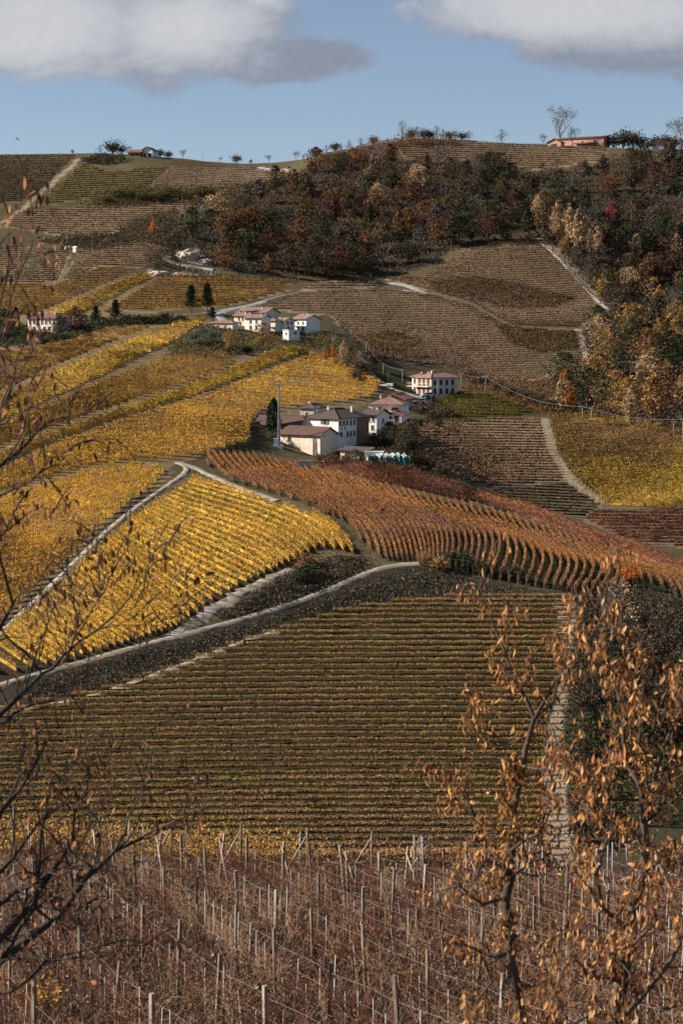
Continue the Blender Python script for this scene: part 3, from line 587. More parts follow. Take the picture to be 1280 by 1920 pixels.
#SECTION3
# ------------------------------------------------------------------ buildings
def wpt(px, py, dmin=105):
    return at(px, py, dmin)
def slab(mb, pts, th=.22):
    """thick sheet from 3-4 corner points"""
    P = [Vector(p) for p in pts]; n = (P[1] - P[0]).cross(P[2] - P[0]).normalized()
    if n.z < 0: n = -n
    k = len(P); V = [tuple(p) for p in P] + [tuple(p + n * th) for p in P]
    mb.add(V, [tuple(range(k))[::-1], tuple(range(k, 2 * k))] + [(i, (i + 1) % k, k + (i + 1) % k, k + i) for i in range(k)])
def house(name, label, px, py, th, WA, WB, Hp, roof='gy', pitch=22, rm='dark', wall='white', wins=(), chim=(), over=.6, LAm=None, LBm=None, Hm=None, base=None, cat='house', group=None, noroof=False):
    P = wpt(px, py) if base is None else base
    ppm = F / P.y; t = R(th)
    LA = LAm or WA / (math.cos(t) * ppm); LB = LBm or WB / (math.sin(t) * ppm); Hh = Hm or Hp / ppm
    root = tag(empty(name, P, math.pi / 2 - t), label, cat, group); pt = math.tan(R(pitch)); o = over
    w = MB(); w.box(0, 0, -3, LB, LA, Hh)
    if roof == 'gy': zr = Hh + LB / 2 * pt; [w.add([(0, y, Hh), (LB, y, Hh), (LB / 2, y, zr - .05)] + [(0, y + .2, Hh), (LB, y + .2, Hh), (LB / 2, y + .2, zr - .05)], [(0, 1, 2), (5, 4, 3), (0, 2, 5, 3), (1, 4, 5, 2)]) for y in (.003, LA - .203)]
    if roof == 'gx': zr = Hh + LA / 2 * pt; [w.add([(x, 0, Hh), (x, LA, Hh), (x, LA / 2, zr - .05)] + [(x + .2, 0, Hh), (x + .2, LA, Hh), (x + .2, LA / 2, zr - .05)], [(0, 2, 1), (3, 4, 5), (0, 3, 5, 2), (1, 2, 5, 4)]) for x in (.003, LB - .203)]
    w.build('wall', M[wall], root)
    r = MB()
    if roof == 'gy':
        ze = Hh - o * pt
        slab(r, [(-o, -o, ze), (-o, LA + o, ze), (LB / 2, LA + o, zr), (LB / 2, -o, zr)]); slab(r, [(LB + o, LA + o, ze), (LB + o, -o, ze), (LB / 2, -o, zr), (LB / 2, LA + o, zr)])
    elif roof == 'gx':
        ze = Hh - o * pt
        slab(r, [(-o, -o, ze), (LB + o, -o, ze), (LB + o, LA / 2, zr), (-o, LA / 2, zr)]); slab(r, [(LB + o, LA + o, ze), (-o, LA + o, ze), (-o, LA / 2, zr), (LB + o, LA / 2, zr)])
    elif roof == 'flat': r.box(-.2, -.2, Hh, LB + .2, LA + .2, Hh + .25)
    else:
        x0, x1, y0, y1 = -o, LB + o, -o, LA + o; hw = min(x1 - x0, y1 - y0) / 2; zr = Hh + hw * pt
        if (x1 - x0) < (y1 - y0): rp = [((x0 + x1) / 2, y0 + hw, zr), ((x0 + x1) / 2, y1 - hw, zr)]
        else: rp = [(x0 + hw, (y0 + y1) / 2, zr), (x1 - hw, (y0 + y1) / 2, zr)]
        b_ = [(x0, y0, Hh), (x1, y0, Hh), (x1, y1, Hh), (x0, y1, Hh)]; m_ = [(x, y, z + .18) for x, y, z in b_]
        V = b_ + m_ + rp
        if (x1 - x0) < (y1 - y0): fs = [(4, 5, 8), (5, 6, 9, 8), (6, 7, 9), (7, 4, 8, 9)]
        else: fs = [(4, 5, 9, 8), (5, 6, 9), (6, 7, 8, 9), (7, 4, 8)]
        r.add(V, [(3, 2, 1, 0), (0, 1, 5, 4), (1, 2, 6, 5), (2, 3, 7, 6), (3, 0, 4, 7)] + fs)
    ro = r.build('roof', RM[rm] if rm in RM else M[rm], root)
    zz = Hh if roof == 'flat' else zr
    if roof in ('gy', 'gx', 'hip') and zz:
        rd = MB()
        if roof == 'gy': rd.tube([(LB / 2, -o, zr + .2), (LB / 2, LA + o, zr + .2)], .16, 6)
        elif roof == 'gx': rd.tube([(-o, LA / 2, zr + .2), (LB + o, LA / 2, zr + .2)], .16, 6)
        else:
            rd.tube([rp[0], rp[1]], .16, 6)
            for c in range(4): rd.tube([m_[c], min(rp, key=lambda q: (q[0] - m_[c][0]) ** 2 + (q[1] - m_[c][1]) ** 2)], .13, 5)
        rd.build('ridge_tiles', RM[rm] if rm in RM else M[rm], ro)
    for cx, cy in chim:
        c = MB(); cx *= LB; cy *= LA; zc = zz - (.5 if roof != 'flat' else 0); c.box(cx - .25, cy - .25, zc - 1.5, cx + .25, cy + .25, zc + .8); c.box(cx - .34, cy - .34, zc + .8, cx + .34, cy + .34, zc + .92)
        c.build('chimney', M['offwhite'], ro)
    for wn in wins:
        face, s, z, ww, wh = wn[:5]; kind = wn[5] if len(wn) > 5 else 'plain'
        L_ = LA if face == 'A' else LB; c = s * L_; z *= Hh
        def bx(m, c0, c1, z0, z1, d0, d1):
            if face == 'A': m.box(-d1, c0, z0, -d0, c1, z1)
            else: m.box(c0, -d1, z0, c1, -d0, z1)
        fr = MB()
        bx(fr, c - ww / 2 - .1, c - ww / 2, z - wh / 2, z + wh / 2, -.1, .07); bx(fr, c + ww / 2, c + ww / 2 + .1, z - wh / 2, z + wh / 2, -.1, .07)
        bx(fr, c - ww / 2 - .15, c + ww / 2 + .15, z - wh / 2 - .12, z - wh / 2, -.1, .12); bx(fr, c - ww / 2 - .1, c + ww / 2 + .1, z + wh / 2, z + wh / 2 + .08, -.1, .07)
        fo = fr.build('door' if kind == 'door' else 'window', M['woodpale' if kind == 'door' else 'offwhite'], root)
        p = MB(); bx(p, c - ww / 2, c + ww / 2, z - wh / 2, z + wh / 2, -.1, .02); p.build('pane', M['shutter' if kind in ('brown', 'door') else 'dark'], fo)
        if kind == 'green':
            for sgn in (-1, 1):
                q = MB(); e0, e1 = sorted((c + sgn * (ww / 2 + .1), c + sgn * (ww / 2 + .1 + ww * .5))); bx(q, e0, e1, z - wh / 2, z + wh / 2, .002, .08); q.build('shutter', M['shuttergreen'], fo)
    return root, LA, LB, Hh, P
h1 = house('barn', 'cream plastered barn with red brown tiled roof, nearest building of the farm', 600, 858, 35, 76, 32, 42, 'gy', 24, 'dark', 'cream', [('A', .77, .78, 1.0, .9), ('A', .78, .30, .8, 1.2), ('A', .90, .30, .8, 1.2), ('B', .25, .95, .35, .35)], cat='barn')
h2 = house('farmhouse', 'large white farmhouse with charcoal hipped roof and rows of windows', 634, 846, 35, 60, 58, 60, 'hip', 24, 'darker', 'white',
      [('A', .42, .9, 1.1, 1.2, 'green')] + [('B', s, .87, .75, 1.3) for s in (.07, .18, .29, .41, .52)] + [('B', s, .52, .75, 1.3) for s in (.1, .3, .41, .52)] + [('B', s, .71, .35, .6) for s in (.1, .22)], [(.3, .6), (.7, .25)])
an = MB(); an.box(h2[2] * .60, -.12, -2, h2[2] * .995, -.002, h2[3] - .05); an.build('cladding', M['brownwall'], h2[0])
house('barn', 'long low barn with dark red roof behind the tall cypress', 560, 824, 25, 82, 22, 27, 'gy', 30, 'dark', 'greyplaster', [('A', .3, .4, 2.2, 2.2), ('A', .7, .4, 2.2, 2.2)], cat='barn')
house('farm_building', 'small hip roofed building behind the long dark roofed barn', 588, 792, 30, 26, 20, 26, 'hip', 24, 'darker', 'greyplaster', [('A', .5, .6, .8, .9)], [(.5, .7)])
house('farm_shed', 'little gabled shed squeezed between the cypress and the white farmhouse', 566, 832, 50, 20, 20, 22, 'gx', 24, 'darker', 'cream', [('A', .5, .6, .7, .7)], cat='shed')
house('farmhouse', 'white house with wide tan tiled roof at the back of the farm', 753, 788, 14, 62, 6, 29, 'hip', 22, 'tan', 'white', [('A', .2, .62, 1.9, 1.7), ('A', .68, .55, 1.2, 2.3, 'door'), ('A', .9, .6, .8, 1.2)], [(.5, .75)], LBm=9)
house('farm_building', 'grey gabled building with bright orange tiles behind the tan roofed house', 757, 768, 15, 38, 8, 20, 'gx', 24, 'orange', 'greyplaster', [('A', .4, .6, .8, 1.0), ('A', .75, .6, .8, 1.0)], [], LBm=11)
house('farm_shed', 'small white gabled shed with orange tiles in front of the tan roofed house', 752, 793, 18, 28, 8, 15, 'gx', 24, 'orange', 'white', [('A', .72, .6, .6, 1.0), ('A', .3, .5, 1.2, 1.6)], [], LBm=5, cat='shed')
house('farmhouse', 'narrow white house with charcoal roof between the two biggest farmhouses', 706, 818, 28, 26, 10, 40, 'gy', 20, 'darker', 'white', [('A', .25, .8, .6, 1.3), ('A', .55, .8, .6, 1.3), ('A', .3, .4, .7, 1.2), ('B', .5, .7, .8, 1.2)], [(.4, .3), (.5, .75)], LBm=7)
house('farm_shed', 'low lean shed with charcoal roof in front of the large white farmhouse', 690, 866, 35, 52, 18, 20, 'gy', 16, 'darker', 'offwhite', [('A', .2, .45, 2.0, 1.8), ('A', .75, .45, 1.4, 1.5, 'brown'), ('B', .5, .45, 1.3, 1.8)], cat='shed')
# arcaded house
h3 = house('arcaded_house', 'two storey house with pink hipped roof and rows of open arches', 808, 742, 52, 26, 52, 33, 'hip', 23, 'pink', 'offwhite',
      [('B', s, z, 1.15, 1.7) for s in (.14, .36, .58, .80) for z in (.25, .74)] + [('A', s, z, 1.5, 2.1, 'brown') for s in (.2, .5, .8) for z in (.28, .76)], [(.3, .5), (.45, .7)])
bl = MB(); bl.box(-1.2, .2, h3[3] * .49, -.002, h3[1] * 1.5, h3[3] * .49 + .2)
for k in range(9): bl.box(-1.18, .3 + k * h3[1] * .16, h3[3] * .49 + .2, -1.12, .36 + k * h3[1] * .16, h3[3] * .49 + 1.1)
bl.box(-1.2, .2, h3[3] * .49 + 1.1, -1.1, h3[1] * 1.5, h3[3] * .49 + 1.2); bl.build('balcony', M['offwhite'], h3[0])
house('arcaded_house', 'lower rear wing with pink roof joined to the left of the arcaded house', 789, 738, 52, 16, 36, 31, 'hip', 22, 'pink', 'white', [('A', s, z, 1.3, 2.0, 'brown') for s in (.25, .7) for z in (.28, .76)], [(.3, .5), (.6, .4)])
# village
VG_ = 'houses of the hilltop hamlet'
house('village_house', 'long low house with tan roof at the left end of the hamlet', 436, 619, 30, 47, 10, 13, 'hip', 20, 'tan', 'cream', [('A', .3, .5, .8, .9), ('A', .6, .5, .8, .9), ('A', .85, .5, .8, .9)], [(.5, .6)], group=VG_)
house('village_house', 'cream house with tan gable roof behind the low left house of the hamlet', 462, 612, 35, 24, 14, 20, 'gy', 20, 'tan', 'cream', [('A', .3, .7, .8, 1.2), ('A', .6, .7, .8, 1.2), ('A', .5, .3, .9, 1.2)], [(.4, .3), (.5, .8)], group=VG_)
house('village_house', 'white house with balcony windows in the middle of the hamlet', 490, 624, 32, 32, 16, 28, 'gy', 20, 'tan', 'white', [('A', .3, .75, .8, 1.2), ('A', .65, .75, .8, 1.2), ('A', .3, .35, .9, 1.4), ('A', .65, .35, .9, 1.4)], [(.4, .2), (.5, .9)], group=VG_)
house('village_house', 'small brown roofed house right of the balcony house in the hamlet', 516, 622, 35, 28, 14, 20, 'hip', 20, 'tan', 'offwhite', [('A', .5, .5, .9, 1.1)], [(.5, .5)], group=VG_)
house('village_house', 'rear house of the hamlet with the longest tan roof', 498, 600, 30, 56, 24, 14, 'gy', 20, 'tan', 'offwhite', [('A', .5, .5, .9, 1.1)], [(.4, .3), (.5, .6), (.5, .95)], group=VG_)
house('village_house', 'white gabled house with two dark upper windows in the hamlet', 532, 622, 45, 18, 20, 20, 'gy', 20, 'tan', 'white', [('B', .35, .82, .8, 1.1), ('B', .7, .82, .8, 1.1), ('B', .4, .3, .9, 1.5), ('B', .7, .3, .7, 1.0), ('A', .4, .6, .7, 1.1)], [(.4, .8)], group=VG_)
house('village_house', 'white house with shaded end wall at the right end of the hamlet', 574, 624, 45, 25, 25, 26, 'gy', 22, 'tan', 'white', [('A', .25, .7, .8, 1.1), ('A', .6, .7, .8, 1.1), ('A', .25, .3, .9, 1.8), ('A', .6, .3, .9, 1.4)], [(.45, .3), (.5, .75)], group=VG_)
h7 = house('village_annex', 'pale flat topped annex standing below the white gabled house', 541, 641, 45, 11, 20, 22, 'flat', 0, 'concrete', 'white', [('B', .6, .75, 1.4, .6), ('A', .4, .7, .8, .9)], group=VG_)
house('villa', 'cream villa with red hipped roof and brown shutters among dark trees', 106, 623, 28, 58, 8, 26, 'hip', 20, 'red', 'white', [('A', s, .75, .9, 1.5, 'brown') for s in (.08, .22, .36, .5, .64, .78, .92)] + [('A', s, .26, .9, 1.5) for s in (.08, .25, .42, .6, .78, .93)], [(.4, .25), (.5, .6), (.6, .9)], LBm=9, cat='villa')
house('hilltop_house', 'white gabled house on the left skyline', 286, 295, 15, 21, 6, 14, 'gx', 26, 'darker', 'white', [('A', .25, .35, 1.6, 1.9), ('A', .7, .35, 1.2, 1.8)], [(.3, .9)], LBm=9)
house('hilltop_barn', 'low red roofed open barn left of the white skyline house', 264, 294, 15, 24, 6, 9, 'gy', 24, 'red', 'shutter', [('A', .3, .45, 2.4, 1.6), ('A', .7, .45, 2.4, 1.6)], LBm=6, cat='barn')
hb = house('hilltop_farmhouse', 'long pink farmhouse with brown roof on the right skyline', 1131, 275, 32, 80, 8, 20, 'gy', 14, 'dark', 'pinkplaster', [('A', .46, .66, 1.1, 1.3), ('A', .87, .3, 1.0, .6), ('A', .74, .3, 1.0, .6), ('A', .2, .66, 1.1, 1.3)], [(.5, .12), (.5, .3)], LBm=8, Hm=5.4)
pr = MB(); slab(pr, [(-3.0, hb[1] * .16, 2.1), (-3.0, hb[1] * .64, 2.1), (-.02, hb[1] * .64, 3.0), (-.02, hb[1] * .16, 3.0)], .15)
for k in range(5): pr.box(-2.9, hb[1] * (.17 + .115 * k), -1, -2.75, hb[1] * (.17 + .115 * k) + .15, 2.1)
pr.build('porch', RM['dark'], hb[0])
house('hilltop_shed', 'small open shed left of the long pink skyline farmhouse', 1051, 275, 30, 24, 6, 9, 'gx', 24, 'dark', 'pinkplaster', [('A', .5, .4, 3.6, 1.5)], LBm=5, cat='shed')
house('hut', 'tiny white hut above the stepped strip on the left slope', 142, 473, 30, 6, 3, 9, 'gy', 20, 'whiteplastic', 'white', [], over=.2, cat='hut')

# ------------------------------------------------------------------ cars
def car(name, label, px, py, yaw, paint, kind='car', cat='car', group=None):
    P = wpt(px, py); P.z += .22; root = tag(empty(name, P, R(yaw)), label, cat, group); L_, W_ = (4.1, 1.7) if kind == 'car' else (4.8, 1.8)
    b_ = MB(); prof = [(-L_ / 2, .35), (L_ / 2, .35), (L_ / 2, .72), (L_ / 2 - .9, .92), (-L_ / 2 + .3, .95), (-L_ / 2, .8)]
    def extr(mb, pr, w): n = len(pr); V = [(x, -w, z) for x, z in pr] + [(x, w, z) for x, z in pr]; mb.add(V, [tuple(range(n)), tuple(range(n, 2 * n))[::-1]] + [(i, n + i, n + (i + 1) % n, (i + 1) % n) for i in range(n)])
    extr(b_, prof, W_ / 2); b_.build('body', M[paint], root)
    c = MB(); x0, x1 = (-1.6, 1.1) if kind == 'car' else (-.1, 1.5)
    extr(c, [(x0, .9), (x1, .9), (x1 - .6, 1.42), (x0 + .35, 1.45)], W_ / 2 - .12); c.build('window', M['glass'], root)
    rf = MB(); extr(rf, [(x0 + .33, 1.44), (x1 - .58, 1.41), (x1 - .65, 1.5), (x0 + .42, 1.52)], W_ / 2 - .1); rf.build('roof', M[paint], root)
    if kind != 'car':
        bd = MB(); bd.box(-2.4, -.9, .8, -.2, -.82, 1.2); bd.box(-2.4, .82, .8, -.2, .9, 1.2); bd.box(-2.4, -.82, .8, -2.32, .82, 1.2); bd.build('load_bed', M[paint], root)
    for x in (-1.25, 1.3):
        for y in (-W_ / 2, W_ / 2): MB().tube([(x, y - .1, .33), (x, y + .1, .33)], .33, 12).build('wheel', M['rubber'], root)
    for y in (-.6, .6): MB().box(L_ / 2 - .02, y - .15, .6, L_ / 2 + .03, y + .15, .72).build('headlight', M['whiteplastic'], root)
car('pickup_truck', 'white pickup truck parked at the edge of the yellow hill', 722, 727, 165, 'carwhite', 'pickup', 'truck')
car('parked_car', 'white car parked left of the silver car below the arcaded house', 773, 757, 200, 'carwhite')
car('parked_car', 'silver car parked between the white car and the blue car', 786, 758, 170, 'carsilver')
car('parked_car', 'dark blue car parked below the corner of the arcaded house', 797, 751, 250, 'carblue')
car('parked_car', 'dark car parked rightmost below the arcaded house', 808, 751, 250, 'carblue')
car('parked_car', 'small silver car parked furthest back against the arcaded house', 801, 746, 200, 'carsilver')
# ------------------------------------------------------------------ tower crane
P = wpt(523, 838); ppm = F / P.y; hh = 115 / ppm
cr = tag(empty('tower_crane', P), 'slim pale tower crane with thin dark jib beside the cypress', 'crane')
def truss(a, b_, w, r, n, mat, name, parent):
    mb = MB(); a, b_ = Vector(a), Vector(b_); d = (b_ - a).normalized(); s1 = d.cross(Vector((0, 1, .01))).normalized(); s2 = d.cross(s1)
    cs = [(s1 * i + s2 * j) * w / 2 for i, j in ((-1, -1), (1, -1), (1, 1), (-1, 1))]
    for c in cs: mb.tube([a + c, b_ + c], r, 4)
    for k in range(n):
        p, q = a + (b_ - a) * (k / n), a + (b_ - a) * ((k + 1) / n)
        for i in range(4): mb.tube([p + cs[i], q + cs[(i + 1) % 4]], r * .6, 4); mb.tube([q + cs[i], q + cs[(i + 1) % 4]], r * .5, 4)
    return mb.build(name, mat, parent)
truss((0, 0, 0), (0, 0, hh), .38, .065, 24, M['metal'], 'mast', cr); truss((0, 0, 0), (0, 0, hh * .42), .55, .07, 12, M['metal'], 'lower_mast', cr)
truss((0, 0, hh), (8, 1, hh + 1.6), .28, .035, 18, M['metal'], 'jib', cr); truss((-.2, 0, hh + .2), (-1.8, -.3, hh + .5), .3, .05, 6, M['metal'], 'counter_jib', cr)
MB().tube([(0, 0, hh), (-.4, 0, hh + 1.8)], .12, 6).build('apex', M['metal'], cr)
bb = MB(); bb.box(-1.3, -1.2, -.6, .9, 1.0, .5); bb.box(-1.2, -1.1, .5, -.2, -.2, 2.1); bb.build('ballast', M['whiteplastic'], cr)
# ------------------------------------------------------------------ poles and wires
pole_me = MB().tube([(0, 0, -1), (0, 0, 8)], [.13, .08], 8).mesh('pole', M['woodpale'], True); arm_me = MB().box(-.7, -.06, 7.5, .7, .06, 7.65).mesh('crossarm', M['concrete']); ins_me = MB().tube([(-.5, 0, 7.65), (-.5, 0, 7.9)], .06, 6).tube([(.5, 0, 7.65), (.5, 0, 7.9)], .06, 6).mesh('insulator', M['whiteplastic'])
PL = [(657, 640, 618, 'at the top of the lane below the hamlet'), (686, 672, 641, 'beside the narrow lane'), (718, 704, 681, 'in the shady hollow above the pickup truck'), (727, 722, 697, 'just behind the pickup truck'), (754, 728, 692, 'between the pickup truck and the arcaded house'),
      (820, 746, 711, 'in front of the arcaded house wall'), (849, 742, 711, 'in front of the right end of the arcaded house'), (864, 736, 699, 'just right of the arcaded house'), (910, 742, 705, 'at the top of the green vine rows'), (1091, 795, 761, 'halfway along the long wire on the right'),
      (1108, 793, 764, 'next to the pole halfway along the wire'), (1262, 818, 790, 'near the right edge above the yellow green vines'), (1279, 835, 784, 'at the right edge of the view'), (380, 307, 290, 'alone on the left skyline'), (594, 800, 762, 'rising behind the farm roofs'), (543, 800, 762, 'rising in front of the long dark barn roof')]
tops = {}
for px, pb, ptp, place in PL:
    P = wpt(px, pb); ppm = F / P.y; s = max(.5, (pb - ptp) / ppm / 8)
    o = tag(empty('utility_pole', P), 'pale utility pole ' + place, 'utility pole', 'utility poles'); link('pole', pole_me, o); link('crossarm', arm_me, o); link('insulator', ins_me, o)
    o.scale = (1, 1, s); tops[px] = P + Vector((0, 0, 7.8 * s))
for a, b_, nm in ((657, 686, 'along the narrow lane'), (686, 718, 'over the shady hollow'), (718, 754, 'above the pickup truck'), (754, 864, 'from the truck to the arcaded house'), (864, 910, 'right of the arcaded house'), (910, 1091, 'across the wooded slope'), (1091, 1279, 'to the right edge')):
    A_, B_ = tops[a], tops[b_]; n = 24; sag = (B_ - A_).length * .035; pts = [A_.lerp(B_, i / n) - Vector((0, 0, sag * 4 * (i / n) * (1 - i / n))) for i in range(n + 1)]
    tag(MB().tube(pts, .035, 5).build('overhead_wire', M['wire']), 'sagging pale overhead wire ' + nm, 'wire', 'overhead wires')
P0, P1 = wpt(210, 600) + Vector((0, 0, 7)), wpt(330, 603) + Vector((0, 0, 5)); P2 = wpt(160, 585) + Vector((0, 0, 7))
tag(MB().tube([P2.lerp(P1, i / 20) - Vector((0, 0, 16 * (i / 20) * (1 - i / 20))) for i in range(21)], .07, 5).build('overhead_wire', M['wire']), 'pale wire hanging over the hedge right of the villa', 'wire', 'overhead wires')
# ------------------------------------------------------------------ farmyard clutter
P = wpt(690, 872); ppm = F / P.y
fn = tag(empty('netting_fence', P), 'green netting draped along the yard fence below the farm', 'fence')
nx = 60; Vn = []
for i in range(nx + 1):
    x = i / nx * 78 / ppm
    for j in range(6):
        z = j / 5 * (2.0 + .35 * math.sin(i * .7)); Vn.append((x, .25 * math.sin(i * .9 + j * .5) + .3 * math.sin(i * .21), z))
Fn = [(i * 6 + j, (i + 1) * 6 + j, (i + 1) * 6 + j + 1, i * 6 + j + 1) for i in range(nx) for j in range(5)]
mb = MB(); mb.add(Vn, Fn); mb.build('netting', M['net'], fn, True)
for k in range(7): MB().tube([(k * 13 / ppm, .5, -.5), (k * 13 / ppm, .5, 2.2)], .07, 6).build('post', M['metal'], fn)
for k in range(26):
    x = 730 - 40 + 0; px = 706 + k * 2.3 + random.uniform(-.5, .5); Pp = Vector((P.x + (px - 690) / ppm, P.y + 2.5 + random.uniform(-.8, .8), P.z + 1.2)); hh_ = random.uniform(1.0, 1.7)
    o = MB().tube([(0, 0, -1.5), (0, 0, hh_ - .3)], .16, 8).tube([(0, 0, hh_ - .3), (0, 0, hh_)], [.16, .06], 8).build('wrapped_stake_bundle', M['whiteplastic']); o.location = Pp; o.rotation_euler = (random.uniform(-.1, .1), random.uniform(-.12, .12), 0)
    tag(o, 'white wrapped bundle behind the green netting, %s from the left' % ordinal(k + 1), 'bundle', 'white bundles behind the green netting')
P = wpt(702, 868); bxm = MB().box(-2.2, 0, 1.6, 2.2, 2, 2.6); o = bxm.build('white_container', M['whiteplastic']); o.location = P; bxm2 = MB().box(-2.3, -.1, 2.6, 2.3, 2.1, 2.72).build('lid', M['whiteplastic'], o); tag(o, 'white box container beside the low shed above the netting', 'container')
Pa, Pb = wpt(600, 868), wpt(690, 874); nn = 14
w = MB()
for k in range(nn): p, q = Pa.lerp(Pb, k / nn), Pa.lerp(Pb, (k + 1) / nn); p.z = float(ground(p.x, p.y)); q.z = float(ground(q.x, q.y)); w.tube([p + Vector((0, 0, .2)), q + Vector((0, 0, .2))], .28, 4)
tag(w.build('yard_wall', M['concrete']), 'low pale wall at the foot of the farmyard', 'wall')
# concrete retaining wall in shade below the barn
Pa, Pb = wpt(560, 883), wpt(584, 884); w = MB(); d = (Pb - Pa); d.z = 0; n_ = Vector((-d.y, d.x, 0)).normalized() * .4
w.add([Pa - n_ - Vector((0, 0, 1)), Pb - n_ - Vector((0, 0, 1)), Pb + n_ - Vector((0, 0, 1)), Pa + n_ - Vector((0, 0, 1)), Pa - n_ + Vector((0, 0, 2.4)), Pb - n_ + Vector((0, 0, 2.4)), Pb + n_ + Vector((0, 0, 2.4)), Pa + n_ + Vector((0, 0, 2.4))], [(0, 3, 2, 1), (4, 5, 6, 7), (0, 1, 5, 4), (1, 2, 6, 5), (2, 3, 7, 6), (3, 0, 4, 7)])
tag(w.build('retaining_wall', M['greyplaster']), 'short grey retaining wall at the top of the orange vines', 'wall')
#SECTION4
# ------------------------------------------------------------------ trees: prototypes 10 m tall, copied with their own crown colours
LM.update({
 'bank': leafmat('bank_grass_shade', [(.07, .06, .04), (.045, .04, .03), (.11, .09, .06), (.17, .14, .10), (.055, .05, .035)], None, .08, .05),  # dry grass tones, darkened to carry the bank's shade
 'scrubdark': leafmat('scrub_dark', [(.05, .045, .032), (.038, .035, .026), (.065, .055, .036), (.085, .065, .045)], None, .05, .05),
 'rust': leafmat('crown_rust', [(.19, .10, .05), (.14, .075, .04), (.24, .125, .055), (.10, .06, .04), (.17, .10, .055)], None, .05, .2),
 'darkred': leafmat('crown_darkred', [(.11, .05, .045), (.085, .045, .04), (.14, .06, .05), (.07, .045, .04)], None, .05, .2),
 'umber': leafmat('crown_umber', [(.105, .08, .05), (.08, .065, .045), (.13, .095, .055), (.065, .055, .04)], None, .05, .2),
 'darkgreen': leafmat('crown_darkgreen', [(.055, .062, .032), (.042, .05, .03), (.072, .075, .035), (.05, .05, .035)], None, .05, .15),
 'greytwig': leafmat('crown_grey', [(.13, .11, .10), (.10, .088, .08), (.16, .135, .115), (.08, .07, .065)], None, .05, .15),
 'olivegreen': leafmat('crown_olive', [(.115, .095, .045), (.085, .075, .038), (.155, .125, .055), (.065, .06, .035)], None, .05, .2),
 'yellow': leafmat('crown_yellow', [(.50, .34, .05), (.42, .27, .04), (.58, .42, .07), (.32, .22, .045)], None, .05, .25),
 'amber': leafmat('crown_amber', [(.34, .20, .07), (.27, .15, .06), (.42, .26, .09), (.20, .13, .06)], None, .05, .25),
 'vivid': leafmat('crown_orange', [(.50, .17, .04), (.42, .13, .035), (.56, .22, .05), (.30, .10, .035)], None, .05, .25),
 'crimson': leafmat('crown_crimson', [(.30, .05, .045), (.24, .04, .04), (.36, .07, .05), (.17, .04, .04)], None, .05, .25),
 'tan': leafmat('crown_tan', [(.44, .30, .17), (.34, .22, .12), (.52, .37, .22), (.24, .165, .10)], None, .05, .25),
 'pine': leafmat('crown_pine', [(.022, .038, .024), (.03, .046, .028), (.016, .028, .02)], None, .05, .1),
 'sage': leafmat('crown_sage', [(.12, .135, .105), (.09, .105, .08), (.15, .165, .12), (.07, .08, .06)], None, .05, .15)})
CNAME = {'rust': 'rust brown', 'darkred': 'dull red', 'umber': 'umber brown', 'darkgreen': 'dark green', 'greytwig': 'grey twigged', 'olivegreen': 'olive green', 'yellow': 'bright yellow', 'amber': 'amber', 'vivid': 'vivid orange', 'crimson': 'crimson', 'scrubdark': 'shade-dark brown', 'tan': 'pale tan', 'pine': 'blackish green', 'sage': 'silvery sage green'}
def limb(mb, p, d, L, r, depth, rnd, tips, bend=.25, sides=5, up=.12, split=(2, 3)):
    pts = [p]; rad = [r]; n = 4; q = p
    for i in range(n):
        d = (d + Vector((rnd.uniform(-bend, bend), rnd.uniform(-bend, bend), rnd.uniform(-bend, bend) + up))).normalized(); q = q + d * (L / n); pts.append(q); rad.append(r * (1 - .45 * (i + 1) / n))
    mb.tube(pts, rad, sides, cap=False)
    if depth == 0: tips.append((q, d)); return
    for k in range(rnd.randint(*split)):
        j = rnd.choice((2, 3, 4)); dd = (d + Vector((rnd.uniform(-1, 1), rnd.uniform(-1, 1), rnd.uniform(-.3, .6))) * .85).normalized()
        limb(mb, pts[j], dd, L * rnd.uniform(.6, .8), rad[j] * .7, depth - 1, rnd, tips, bend, max(3, sides - 1), up, split)
